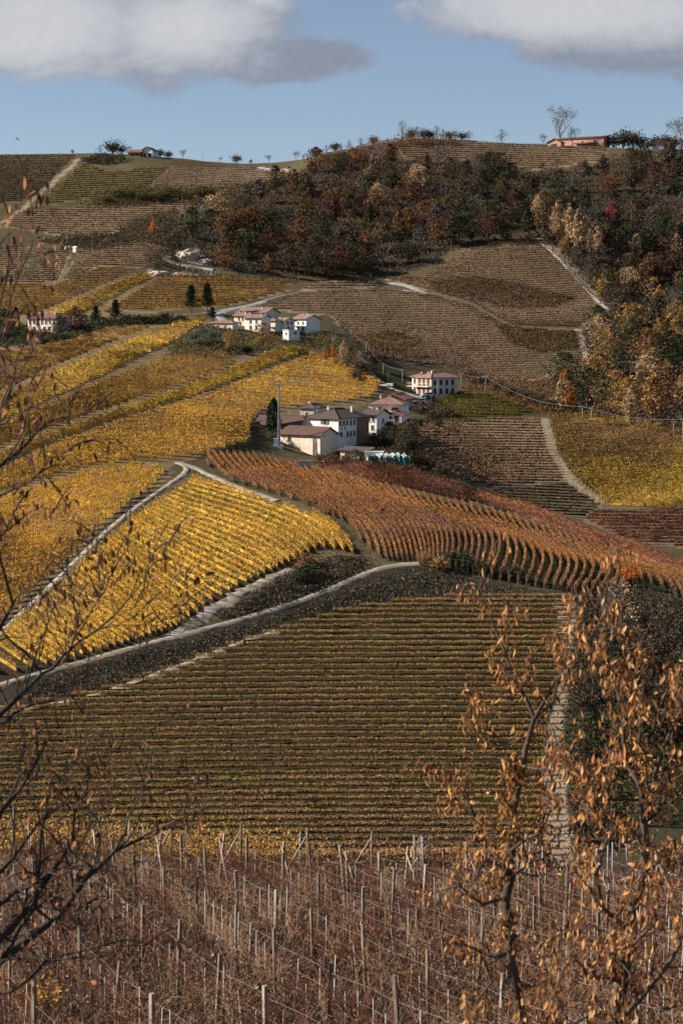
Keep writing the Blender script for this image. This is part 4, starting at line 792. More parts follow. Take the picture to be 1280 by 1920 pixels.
def proto(kind, seed, ncards=1300, csize=.5):
    rnd = random.Random(seed); root = empty('tree', (0, -300, -900)); tb = MB(); Cs = []; tips = []
    if kind in ('round', 'tall'):
        w = .36 if kind == 'round' else .2; tr = 4.0 if kind == 'round' else 3.0
        tb.tube([(0, 0, -.8), (.05, 0, 1.5), (rnd.uniform(-.2, .2), rnd.uniform(-.2, .2), tr), (rnd.uniform(-.3, .3), 0, 7.5)], [.26, .2, .15, .05], 7)
        nb = 17; 
        for k in range(nb):
            f = k / (nb - 1); z = 2.6 + 6.9 * f; rr = w * 10 * math.sin(math.pi * min(.97, (.18 + .78 * f))) ** .7; a = k * 2.4 + rnd.uniform(-.5, .5); r_ = rr * rnd.uniform(.35, .85) * (0 if k == nb - 1 else 1)
            c = np.array([r_ * math.cos(a), r_ * math.sin(a), z + rnd.uniform(-.4, .4)]); br = rr * rnd.uniform(.38, .6) + .35
            tb.tube([(0, 0, max(1.5, z - 2.4)), tuple(c * [.5, .5, 1] - [0, 0, .8]), tuple(c)], [.09, .06, .02], 4)
            m = int(ncards / nb * rnd.uniform(.5, 1.4)); dv = rng.normal(size=(m, 3)); dv /= np.linalg.norm(dv, axis=1)[:, None]; Cs.append(c + dv * (br * (rng.random((m, 1)) ** .45)) * [1, 1, .8])
    elif kind == 'bare':
        limb(tb, Vector((0, 0, -.5)), Vector((0, 0, 1)), 3.6, .22, 0, rnd, tips, .08); b0 = tips.pop()[0]
        for k in range(6): limb(tb, Vector((b0.x, b0.y, rnd.uniform(1.8, 3.0))), Vector((math.cos(k * 1.05), math.sin(k * 1.05), rnd.uniform(.7, 1.6))).normalized(), 3.0, .13, 3, rnd, tips, .22)
        for q, d in tips: m = 9; Cs.append(np.array(q)[None] + rng.normal(size=(m, 3)) * .38)
        csize = .26
    elif kind == 'column':
        tb.tube([(0, 0, -.5), (0, 0, 5), (0, 0, 9)], [.2, .15, .04], 6); m = 4200; z = rng.random(m); r = 1.3 * np.clip(1 - (abs(z - .36) / .66) ** 2.4, .02, 1) * (.7 + .3 * rng.random(m)); a = rng.random(m) * 6.283
        r *= 1 + .12 * np.sin(a * 4 + z * 13); Cs.append(np.stack([r * np.cos(a), r * np.sin(a), .3 + z * 9.7], 1)); csize = .3
    elif kind == 'pine':
        tb.tube([(0, 0, -.5), (.1, 0, 5), (0, .1, 9.6)], [.25, .18, .04], 7)
        for k in range(30):
            z = 2.2 + k * .25; L_ = (10.6 - z) * .42 * rnd.uniform(.6, 1.15); a = k * 2.4; e = (L_ * math.cos(a), L_ * math.sin(a), z + .35 * L_); tb.tube([(0, 0, z - .2), e], [.06, .02], 4)
            for j in range(4):
                f = (j + 1.2) / 4.6; Cs.append(np.array([e[0] * f, e[1] * f, z + .35 * L_ * f]) + rng.normal(size=(24, 3)) * [.38, .38, .2])
        csize = .4
    elif kind == 'bush':
        for k in range(7):
            a = k * .9; tb.tube([(0, 0, -.5), (1.5 * math.cos(a), 1.5 * math.sin(a), 5.5 * rnd.uniform(.6, 1))], [.12, .03], 4)
            c = np.array([2.2 * math.cos(a) * rnd.random() * 1.5, 2.2 * math.sin(a) * rnd.random() * 1.5, 2.8 + 3.8 * rnd.random()]); m = 110; Cs.append(c + rng.normal(size=(m, 3)) * [1.5, 1.5, 1.6])
        csize = .85
    C = np.concatenate(Cs); C[:, 2] = np.maximum(C[:, 2], .1)
    V, Q = quads(C, csize * (.5 + rng.random(len(C))), .75)
    t = link('stem' if kind == 'bush' else 'trunk', tb.mesh('trunk', M['barklight'] if kind == 'bare' else M['bark']), root)
    lump = vnoise(C[:, 0] + seed, C[:, 1] + C[:, 2] * 1.3, 1.4, 8) * .7
    c = link('crown', mesh_np('crown', V, Q, LM['umber'], np.clip(rng.random(len(C)) + lump, 0, .999)), root); c.material_slots[0].link = 'OBJECT'; c.material_slots[0].material = LM['umber']
    return root
PR = {'round': [proto('round', i) for i in range(5)], 'bare': [proto('bare', 20 + i) for i in range(3)], 'tall': [proto('tall', 30 + i) for i in range(3)], 'column': [proto('column', 40)], 'pine': [proto('pine', 50 + i) for i in range(2)], 'bush': [proto('bush', 60 + i) for i in range(4)],
      'thin': [proto('round', 70 + i, 420, .42) for i in range(3)]}
def plant(kind, colr, P, hm, wf=1.0, label='', cat='tree', group=None, name='tree'):
    src = random.choice(PR[kind]); o = copy_tree(src); o.name = name; s = hm / 10
    o.location = P; o.rotation_euler = (0, 0, random.uniform(0, 6.28)); o.scale = (s * wf, s * wf, s)
    for ch in o.children:
        if ch.name.startswith('crown'): ch.material_slots[0].link = 'OBJECT'; ch.material_slots[0].material = LM[colr]
    tag(o, label, cat, group); return o
def tree_px(kind, colr, px, py, top, label, wpx=None, group=None, cat='tree', name='tree', sky=False, dmin=105):
    P = Vector(ontop(px)) if sky else wpt(px, py, dmin)
    ppm = F / P.y; hm = (topx(P.x, P.y, P.z)[1] - top) / ppm
    nat = {'round': .8, 'bare': .95, 'tall': .46, 'column': .29, 'pine': .62, 'bush': .85, 'thin': .8}[kind]
    if sky and wpx: hm = max(hm, wpx / ppm * .75)
    wf = 1.0 if wpx is None else wpx / ppm / (hm * nat)
    return plant(kind, colr, P, hm, wf, label, cat, group, name)
T = tree_px
T('column', 'pine', 513, 812, 746, 'tall dark cypress beside the pale crane at the farm', 30, name='cypress')
T('bush', 'sage', 509, 826, 806, 'small grey green bush at the foot of the cypress', 20, cat='bush', name='bush')
T('pine', 'pine', 358, 588, 533, 'dark pine left of its twin above the hamlet road', 30, name='pine_tree')
T('pine', 'pine', 389, 588, 530, 'dark pine right of its twin above the hamlet road', 32, name='pine_tree')
T('pine', 'pine', 217, 604, 561, 'taller dark pine by the road right of the villa', 26, name='pine_tree'); T('pine', 'pine', 180, 606, 573, 'shorter dark pine beside the red brown tree at the villa', 24, name='pine_tree')
T('pine', 'pine', 398, 602, 575, 'small dark conifer at the road just left of the hamlet', 20, name='pine_tree')
T('round', 'darkred', 142, 622, 574, 'red brown round tree right of the villa', 44); T('round', 'darkgreen', 112, 634, 590, 'dark evergreen tree touching the right end of the villa', 30)
T('column', 'pine', 30, 612, 575, 'dark conifer left of the villa', 16, name='conifer'); T('round', 'darkgreen', 8, 622, 578, 'dark leafy tree at the left edge by the villa', 44)
T('round', 'amber', 493, 655, 603, 'golden round tree in front of the hamlet', 46); T('round', 'amber', 430, 660, 616, 'smaller golden tree left of the round golden one', 30)
T('round', 'vivid', 610, 678, 655, 'small orange tree right below the hamlet', 16); T('round', 'vivid', 624, 675, 650, 'small bright orange yellow tree beside its orange neighbour', 14); T('round', 'tan', 644, 690, 640, 'round tan tree above the lane below the hamlet', 26); T('thin', 'rust', 666, 690, 652, 'brown half bare tree at the top of the lane', 24); T('bare', 'greytwig', 625, 655, 600, 'bare grey tree right of the hamlet', 40); T('bare', 'greytwig', 650, 675, 618, 'bare grey tree over the lane below the hamlet', 36)
T('bare', 'greytwig', 472, 565, 541, 'lone leafless tree by the lane above the hamlet', 16)
T('bare', 'umber', 1051, 270, 197, 'big leafless tree on the right skyline beside the pink farmhouse', 66, sky=True); T('bare', 'greytwig', 1073, 270, 236, 'leafless tree behind the roof of the pink farmhouse', 34, sky=True); T('bare', 'greytwig', 1018, 274, 252, 'small dark round tree left of the skyline shed', 28, sky=True)
T('thin', 'umber', 940, 268, 243, 'lone small tree on the right skyline between wood and farmhouse', 28, sky=True)
T('bare', 'greytwig', 1276, 270, 218, 'large leafless tree cut by the right edge on the skyline', 70, sky=True)
T('thin', 'umber', 754, 262, 226, 'tallest thin crowned tree on the summit left of centre', 26, sky=True)
for px, w, top, k, c, lb in ((188, 14, 272, 'thin', 'darkgreen', 'small slanting tree at the left end of the skyline clump'), (212, 36, 267, 'bush', 'darkgreen', 'biggest dark tree left of the white skyline house'), (228, 20, 277, 'bush', 'darkgreen', 'dark tree close to the red roofed skyline barn'), (240, 24, 272, 'bare', 'greytwig', 'leafless tree behind the red roofed skyline barn'), (300, 22, 284, 'bush', 'darkgreen', 'dark bush tree just right of the white skyline house'), (316, 18, 288, 'bush', 'darkgreen', 'low dark tree second right of the white skyline house'),
                          (342, 24, 288, 'bare', 'greytwig', 'spreading leafless tree on the left skyline knoll'), (413, 14, 296, 'bare', 'greytwig', 'tiny leafless tree on the skyline right of the pole'), (443, 22, 297, 'bush', 'umber', 'small brown round tree on the left skyline'), (470, 10, 302, 'round', 'darkgreen', 'tiny green tree on the skyline beside the brown one'), (504, 22, 295, 'bare', 'greytwig', 'leafless tree above the pale skyline wall'), (555, 24, 290, 'bare', 'greytwig', 'wide leafless tree on the skyline left of the wood'), (592, 24, 279, 'bush', 'darkgreen', 'dark round tree at the left end of the skyline wood'), (628, 24, 270, 'bush', 'umber', 'round brown green tree on the rising skyline'), (612, 18, 280, 'thin', 'rust', 'small rusty tree between two skyline trees'), (655, 16, 263, 'thin', 'umber', 'thin dark tree on the rising skyline'), (676, 18, 258, 'thin', 'umber', 'thin tree on the rising skyline nearer the summit'), (136, 8, 280, 'round', 'darkgreen', 'single tiny dark tree on the far left skyline'), (700, 22, 252, 'bush', 'rust', 'rusty tree on the skyline left of the tallest one')):
    T(k, c, px, 300, top, lb, w, sky=True)
for i, px in enumerate(range(770, 880, 12)): T(random.choice(('bush', 'bush', 'thin')), random.choice(('rust', 'umber', 'darkred', 'darkgreen')), px, 268, 234 + i * 1.8 + random.uniform(-5, 5), 'low autumn tree of the summit row, %s from the left' % ordinal(i + 1), 22, 'trees along the summit', sky=True)
for i, px in enumerate((1150, 1168, 1186, 1200, 1228, 1246, 1262)): T('bush', random.choice(('darkgreen', 'umber', 'rust')), px, 290, (246, 237, 242, 252, 258, 250, 256)[i], 'dark skyline tree right of the pink farmhouse, %s from it' % ordinal(i + 1), 34, 'dark skyline trees right of the pink farmhouse', sky=True)
# trees one can pick out at the edge of the gully and wood
for k, c, px, py, top, w, lb in (('round', 'tan', 1008, 432, 366, 34, 'pale tan tree topmost in the row at the wood edge above the bowl'), ('tall', 'tan', 1045, 455, 378, 34, 'tall tan tree second in the row at the wood edge'), ('tall', 'tan', 1066, 470, 384, 30, 'tall tan tree third in the row at the wood edge'), ('tall', 'tan', 1084, 486, 394, 34, 'tall tan tree fourth in the row at the wood edge'), ('thin', 'tan', 1104, 510, 430, 30, 'half bare tan tree fifth in the row at the wood edge'), ('round', 'amber', 1056, 478, 446, 22, 'low amber tree at the foot of the tall tan trees'),
    ('tall', 'tan', 1120, 500, 425, 24, 'slim pinkish tree behind the tan row'), ('tall', 'tan', 1191, 500, 440, 26, 'lone tan topped tree in the dark right valley'), ('thin', 'tan', 1268, 490, 438, 36, 'tan orange tree at the right edge in the dark valley'), ('round', 'amber', 1128, 562, 516, 32, 'yellow tree at the right corner of the upper bowl'), ('thin', 'greytwig', 1100, 540, 495, 32, 'bare grey tree left of the yellow corner tree'), ('round', 'olivegreen', 1160, 605, 560, 40, 'olive yellow tree below the yellow corner tree'),
    ('round', 'olivegreen', 1185, 680, 595, 70, 'big olive gold tree in the gully right of the bowl'), ('round', 'amber', 1128, 700, 618, 62, 'big amber tree at the right edge of the lower bowl'), ('round', 'amber', 1236, 580, 536, 28, 'small amber tree in the right valley'), ('bare', 'greytwig', 1260, 592, 534, 34, 'pale leafless tree beside the small amber valley tree'), ('tall', 'amber', 1222, 800, 702, 48, 'tall orange poplar standing right in front of the gully'), ('tall', 'tan', 1182, 806, 724, 34, 'leaning half bare tan poplar left of the tall orange one'), ('round', 'amber', 1268, 690, 600, 46, 'orange gold tree at the right edge above the poplars'), ('round', 'amber', 1250, 660, 620, 34, 'smaller gold tree left of the gold tree at the right edge'),
    ('round', 'vivid', 1060, 750, 690, 26, 'red orange tree left of the crimson one above the wire'), ('round', 'vivid', 1068, 774, 722, 34, 'low red orange tree just above the overhead wire'), ('round', 'crimson', 1112, 776, 724, 32, 'crimson tree above the overhead wire'), ('thin', 'rust', 1140, 800, 728, 44, 'half bare rusty tree between the crimson tree and the poplars'), ('round', 'crimson', 1143, 425, 382, 30, 'lone crimson tree in the dark upper wood'), ('round', 'yellow', 758, 440, 404, 26, 'bright yellow tree in the middle of the dark wood'), ('round', 'yellow', 769, 380, 358, 14, 'tiny yellow tree high in the wood'), ('round', 'amber', 876, 360, 334, 18, 'small orange tree high in the wood below the summit vines'), ('round', 'vivid', 560, 478, 450, 20, 'orange tree low in the left part of the wood'), ('round', 'rust', 572, 370, 325, 40, 'large rusty tree high in the left part of the wood'), ('round', 'vivid', 288, 442, 412, 20, 'orange pink tree in the thicket above the white hut'), ('round', 'amber', 660, 335, 316, 18, 'small golden tree near the top of the wood'), ('round', 'tan', 700, 345, 308, 40, 'broad tan tree just below the summit'),
    ('bare', 'greytwig', 1145, 1215, 1080, 70, 'pale leafless tree at the top right corner of the striped field'), ('thin', 'tan', 1165, 1180, 1085, 90, 'broad pinkish tree beside the top right corner of the striped field'), ('round', 'vivid', 1180, 1095, 1060, 60, 'red orange bush tree at the edge of the orange vines'), ('thin', 'rust', 1200, 1260, 1170, 90, 'rusty half bare tree in the thicket at the right'), ('thin', 'umber', 1250, 1220, 1120, 110, 'brown half bare tree in the thicket at the right edge'), ('thin', 'darkgreen', 1110, 1340, 1230, 90, 'dark green tree at the right side of the striped field'), ('round', 'darkgreen', 1200, 1400, 1270, 130, 'big dark tree in the thicket below the rusty one'), ('round', 'umber', 1270, 1390, 1260, 120, 'big brown tree at the right edge above the small green plot'), ('round', 'darkgreen', 1100, 1440, 1330, 80, 'dark tree leaning over the gully'), ('thin', 'vivid', 1090, 1530, 1450, 60, 'low rusty orange tree at the lower end of the gully')):
    T(k, c, px, py, top, lb, w)
for i, (px, py, tp) in enumerate(((700,842,812),(718,838,800),(738,842,802),(756,846,806),(772,838,800),(730,815,790),(752,862,832),(668,872,842))): T('round', ('darkgreen', 'umber')[i % 2], px, py, tp, 'dark leafy tree in the shade right of the large farmhouse, %s of its clump' % ordinal(i + 1), 34, 'dark trees right of the farmhouse')
# the wood: individually copied trees
WOOD = [(325,470),(330,440),(400,405),(480,370),(560,345),(600,318),(700,312),(760,318),(900,322),(1000,338),(1130,322),(1180,305),(1400,300),(1400,800),(1180,790),(1050,775),(1050,715),(1110,695),(1097,625),(1148,585),(1078,508),(1010,444),(850,468),(760,505),(700,527),(500,520),(330,495)]
pts = []; tries = 0
while len(pts) < 262 and tries < 60000:
    tries += 1; x = random.uniform(320, 1310); y = random.uniform(300, 800)
    if not inpoly(np.array([x]), np.array([y]), WOOD)[0] or (x < 410 and y > 452): continue
    md = 20.5 + (y - 300) * .03
    if all((x - a) ** 2 + ((y - b) * 1.5) ** 2 > md * md for a, b in pts): pts.append((x, y))
def region(x, y):
    if x > 1000 and y > 560: return 'in the gully right of the bowl'
    if x > 1050: return 'in the dark wood right of the bowl'
    if x > 780: return 'in the wood below the summit vines'
    if x > 520: return 'in the middle of the hillside wood'
    return 'at the left end of the hillside wood'
for x, y in sorted(pts, key=lambda p: p[1]):
    P = wpt(x, y)
    if x > 1040 and y > 540: cols, wg = ['amber', 'tan', 'umber', 'greytwig', 'olivegreen', 'rust', 'darkgreen'], [4, 4, 4, 4, 4, 3, 5]
    elif x > 900: cols, wg = ['umber', 'darkgreen', 'greytwig', 'darkred', 'rust', 'olivegreen', 'scrubdark'], [6, 7, 3, 3, 3, 1, 5]  # darker crown colours stand in for the deep shadow of the right valley
    elif y > 430: cols, wg = ['umber', 'darkgreen', 'greytwig', 'darkred', 'rust', 'olivegreen'], [7, 4, 4, 2, 6, 2]
    else: cols, wg = ['rust', 'umber', 'greytwig', 'darkred', 'darkgreen', 'olivegreen', 'tan', 'vivid'], [9, 7, 4, 3, 2, 1, 2, .4]
    c = random.choices(cols, wg)[0]; k = random.choice(('thin', 'thin', 'bare', 'tall')) if c == 'greytwig' else random.choices(('round', 'thin', 'tall'), (6, 2, 2))[0]
    hm = random.uniform(9.5, 14); form = {'round': 'full', 'thin': 'airy', 'tall': 'slender', 'bare': 'leafless'}[k]
    lev = 'high up ' if y < 380 else ('' if y < 450 else ('low ' if y < 540 else ('midway ' if y < 670 else 'lowest ')))
    side = '' if region(x, y)[:8] == 'at the l' else ('at left ' if (x - 520) % 260 < 90 else ('at right ' if (x - 520) % 260 > 175 else ''))
    plant(k, c, P, hm, random.uniform(1.25, 1.6), '%s %s tree %s%s%s' % (form, CNAME[c], lev, side, region(x, y)), group='trees ' + region(x, y))
def scatter(name, label, cat, poly, n, size, mat, hmax, dmin=105, hang=0):
    xs = [p[0] for p in poly]; ys = [p[1] for p in poly]; X_ = rng.uniform(min(xs), max(xs), n * 3); Y_ = rng.uniform(min(ys), max(ys), n * 3)
    k = inpoly(X_, Y_, poly); X_, Y_ = X_[k][:n], Y_[k][:n]; P = pick(X_, Y_, dmin); P = P[~np.isnan(P[:, 0])]
    P[:, :2] += rng.normal(size=(len(P), 2)) * .8; P[:, 2] = ground(P[:, 0], P[:, 1]); lump = np.clip(vnoise(P[:, 0], P[:, 1], size * 7, 12) + .6, .05, 1.2)
    P[:, 2] += rng.random(len(P)) * hmax * lump; V, Q = quads(P, size * (.5 + rng.random(len(P))), .7, hang)
    o = link(name, mesh_np(name, V, Q, LM[mat], np.clip(rng.random(len(P)) + vnoise(P[:, 0], P[:, 1], size * 12, 13), 0, .999))); return tag(o, label, cat, None, 'stuff')
WOODF = [(320,490),(325,440),(400,392),(480,352),(560,325),(600,296),(700,290),(760,300),(900,308),(1000,325),(1130,310),(1180,284),(1400,280),(1400,810),(1180,792),(1050,775),(1040,715),(1105,695),(1094,622),(1144,583),(1074,508),(1008,445),(850,466),(790,505),(700,522),(500,515)]
scatter('undergrowth', 'dark brown undergrowth filling the hillside wood', 'undergrowth', WOODF, 70000, .9, 'scrubdark', 3.5)
scatter('scrub', 'shade-dark scrub on the bank between the white road and the striped field', 'scrub', [(60,1290),(200,1240),(350,1205),(520,1160),(640,1115),(700,1085),(790,1066),(900,1092),(1000,1112),(1085,1118),(1085,1130),(900,1122),(760,1128),(640,1148),(430,1208),(330,1250),(200,1292),(60,1318)], 42000, .26, 'bank', .4)
scatter('scrub', 'dark scrub in the hollow between the two white tracks', 'scrub', [(400,1165),(520,1095),(570,1060),(640,1045),(690,1050),(680,1068),(600,1105),(500,1142)], 20000, .28, 'bank', .8)
scatter('thicket', 'tangled brown thicket right of the striped field', 'thicket', [(1090,1125),(1150,1110),(1290,1130),(1400,1130),(1400,1390),(1150,1400),(1140,1600),(1085,1600),(1068,1350)], 60000, .36, 'scrubdark', 2.4)  # real thicket; its dark leaves also paint shade over the gully floor
scatter('thicket', 'dark thicket around the hamlet and the lane below it', 'thicket', [(330,640),(380,610),(460,625),(560,640),(600,625),(650,640),(690,690),(700,712),(640,678),(590,655),(540,650),(430,668),(310,670)], 16000, .55, 'olivegreen', 2.2)
scatter('weeds', 'rough olive weeds on the grassy banks around the farm', 'weeds', [(690,800),(770,795),(860,755),(840,740),(790,760),(860,790),(780,800),(790,860),(880,925),(780,880),(700,866),(690,850)], 15000, .4, 'umber', 1.0)
scatter('thicket', 'dark thicket around the villa', 'thicket', [(-40,600),(45,612),(60,625),(120,628),(150,600),(330,596),(330,606),(200,616),(120,640),(40,652),(-40,650)], 12000, .6, 'darkgreen', 2.4)
scatter('thicket', 'long hedge like thicket across the far left hill', 'thicket', [(150,384),(200,362),(280,352),(420,350),(500,340),(560,325),(480,372),(400,392),(330,380),(200,390)], 12000, .8, 'olivegreen', 3.2)
scatter('thicket', 'dark thicket above the white hut', 'thicket', [(60,452),(130,446),(210,440),(290,400),(330,395),(330,470),(260,452),(180,470),(140,462)], 10000, .8, 'umber', 3.4)
scatter('thicket', 'low dark thicket along the left skyline by the white house', 'thicket', [(150,300),(185,290),(212,292),(235,295),(235,304),(200,310),(160,306)], 2500, .7, 'scrubdark', 3.0)
scatter('thicket', 'autumn thicket along the summit skyline', 'thicket', [(600,302),(660,282),(700,268),(760,262),(860,262),(860,272),(760,276),(700,300),(640,310)], 6000, .8, 'rust', 4.5)
scatter('scrub', 'scrub along the road and cutting left of the wood', 'scrub', [(270,480),(320,455),(335,490),(400,515),(560,522),(560,532),(400,522),(290,520)], 6000, .6, 'umber', 1.8)
scatter('scrub', 'dark scrub under the poplars and below the bowl', 'scrub', [(865,700),(1000,716),(1060,700),(1060,770),(1180,790),(1400,812),(1400,818),(1100,780),(1020,778),(900,738),(870,736)], 16000, .6, 'rust', 2.6)
# bushes one can tell apart
BUSH = [('sage', [(366,640),(382,632),(398,638),(412,634),(376,650),(396,648),(414,650)], 20, 'silvery green bush on the slope left of the golden trees', 'silvery bushes below the hamlet'),
        ('pine', [(463,664)], 20, 'round dark evergreen bush below the golden tree', None),
        ('darkgreen', [(14,640),(30,634),(50,640),(66,644),(82,646),(100,642),(118,640),(236,606),(252,608),(270,604),(290,606),(308,604),(340,606)], 20, 'dark round bush in the hedge beside the villa and its road', 'dark bushes by the villa road'),
        ('olivegreen', [(300,374),(316,372),(332,374),(348,376),(364,374),(380,372),(396,370),(290,378),(200,382),(222,376),(246,374),(268,378)], 22, 'tall reedy bush in the long hedge on the far left hill', 'bushes of the long hedge'),
        ('umber', [(765,830),(775,845),(750,852),(735,828),(780,870),(805,880),(825,892),(770,812),(790,776),(812,790),(836,780)], 26, 'dark bush on the shaded slope right of the farm', 'dark bushes right of the farm'),
        ('rust', [(600,866),(622,872),(650,870),(662,862),(760,868),(690,884)], 22, 'reddish brown bush at the foot of the farm buildings', 'reddish bushes at the farm'),
        ('amber', [(795,1062),(820,1068)], 26, 'golden brown bush at the lower end of the orange vines', 'golden bushes by the end of the white road'),
        ('darkgreen', [(575,1085),(560,1096),(845,1060),(865,1066),(880,1072),(900,1080),(960,1085)], 34, 'dark bush on the shaded bank by the white tracks', 'dark bushes on the bank'),
        ('sage', [(853,912)], 16, 'single grey green bush beside the path in the hollow', None),
        ('rust', [(575,1068)], 34, 'rusty bush at the upper end of the pale side track', None),
        ('umber', [(700,690),(690,672),(676,700),(668,716),(880,716),(900,722),(930,734),(956,744),(985,752),(1010,760),(1030,768)], 26, 'brown bush in the hollow beneath the wide bowl', 'brown bushes beneath the bowl')]
for c, L_, hp, lb, gr in BUSH:
    for bi, (x, y) in enumerate(sorted(L_)): T('bush', c, x, y, y - hp * random.uniform(.8, 1.2), lb + (', %s from the left' % ordinal(bi + 1) if len(L_) > 1 else ''), hp * 1.25 * random.uniform(.85, 1.2), gr, 'bush', 'bush')
# remove prototypes
for L_ in PR.values():
    for o in L_:
        for ch in list(o.children): bpy.data.objects.remove(ch)
        bpy.data.objects.remove(o)
# pale rocks of the road cutting
def rock(px, py, w, h, label, group=None):
    P = wpt(px, py); ppm = F / P.y; bm = bmesh.new(); bmesh.ops.create_icosphere(bm, subdivisions=3, radius=1)
    for v in bm.verts:
        n = 1 + .45 * float(vnoise(np.array([v.co.x * 3 + px]), np.array([v.co.y * 3 + v.co.z * 4]), .9, 3)[0]); v.co = Vector((v.co.x * w / ppm / 2 * n, v.co.y * w / ppm / 3 * n, v.co.z * h / ppm * n))
    me = bpy.data.meshes.new('rock'); bm.to_mesh(me); bm.free(); me.materials.append(M['stone']); tag(link('rock_outcrop', me, None, P), label, 'rock', group)
rock(352, 484, 44, 16, 'bright pale rock face of the road cutting at the left end of the wood'); rock(298, 514, 40, 7, 'long pale rock band below the road bend'); rock(340, 516, 44, 5, 'thin pale rock band right of the longer one'); rock(385, 492, 30, 7, 'small pale rocks along the road inside the bend')
rock(740, 870, 10, 8, 'pale boulder on the slope below the green netting'); rock(855, 796, 10, 7, 'pale boulder on the grassy bank below the parked cars'); rock(128, 467, 14, 6, 'pale stones left of the tiny white hut')
#SECTION5
# ------------------------------------------------------------------ near vineyard: posts, wires, bare vines
def G(x, y): return float(ground(x, y))
def gp(px, D): u, _ = ue(px, 1500); return Vector((u * D, D, G(u * D, D)))
wpost = [MB().tube([(0, 0, -.5), (0, 0, 1.0), (.01, 0, 2.25)], [.065, .062, .052], 7).mesh('vineyard_post', M['wood'], True), MB().box(-.045, -.045, -.5, .045, .045, 2.3).mesh('vineyard_post', M['wood']), MB().box(-.028, -.028, -.5, .028, .028, 2.1).mesh('vineyard_post', M['metal']), MB().box(-.05, -.05, -.5, .05, .05, 2.1).mesh('vineyard_post', M['woodpale'])]
def post(P, kind, h, label, group, tilt=(0, 0)):
    o = link('vineyard_post', wpost[kind]); o.location = P; o.scale = (1, 1, h / 2.2); o.rotation_euler = (tilt[0], tilt[1], random.uniform(0, 1)); return tag(o, label, 'post', group)
def brace(top, foot, label, group, r=.05, mat='woodpale'):
    o = MB().tube([tuple(Vector(foot) - Vector(top)), (0, 0, 0)], [r, r * .85], 7).build('brace', M[mat], None, True); o.location = top; tag(o, label, 'brace', group)
# far block: end posts on the brow with braces leaning left
FARP = [(26, 1603, 1506, 1), (186, 1592, 1527, 0), (320, 1652, 1540, 0), (451, 1661, 1541, 0), (576, 1655, 1551, 0), (697, 1674, 1556, 0), (804, 1671, 1569, 0), (910, 1660, 1595, 1), (1101, 1700, 1608, 0), (1276, 1715, 1632, 0)]
for i, (px, pb, ptp, kd) in enumerate(FARP):
    Dd = 91 - i * .25; P = gp(px, Dd); pyb = topx(P.x, P.y, P.z)[1]; h = (pyb - ptp) * Dd / F
    h = min(max(h, 2.0), 3.0); Pz = P.copy()
    post(Pz, kd, h, 'dark round end post on the brow of the near vineyard, %s from the left' % ordinal(i + 1), 'end posts on the brow')
    tp = Pz + Vector((0, 0, h * .88)); ft = Vector((P.x - 1.05, P.y + 1.4, 0)); ft.z = G(ft.x, ft.y) + .1
    brace(tp, ft, 'pale brace leaning left against the brow end post, %s from the left' % ordinal(i + 1), 'braces on the brow')
for k, (px, Dd) in enumerate([(777, 92.5), (783, 91.5), (789, 90.5), (794, 89.5), (561, 92), (971, 91), (978, 90), (985, 91.5), (996, 89), (1016, 88), (1005, 90), (200, 92), (240, 92), (268, 92), (290, 93), (345, 93), (350, 94), (1140, 90), (1150, 91), (1162, 90), (1175, 91), (1130, 89)]):
    post(gp(px, Dd), 2, random.uniform(1.9, 2.35), 'slim pale metal post on the brow of the near vineyard, %s of the metal ones' % ordinal(k + 1), 'slim metal posts on the brow', (random.uniform(-.03, .03), random.uniform(-.03, .03)))
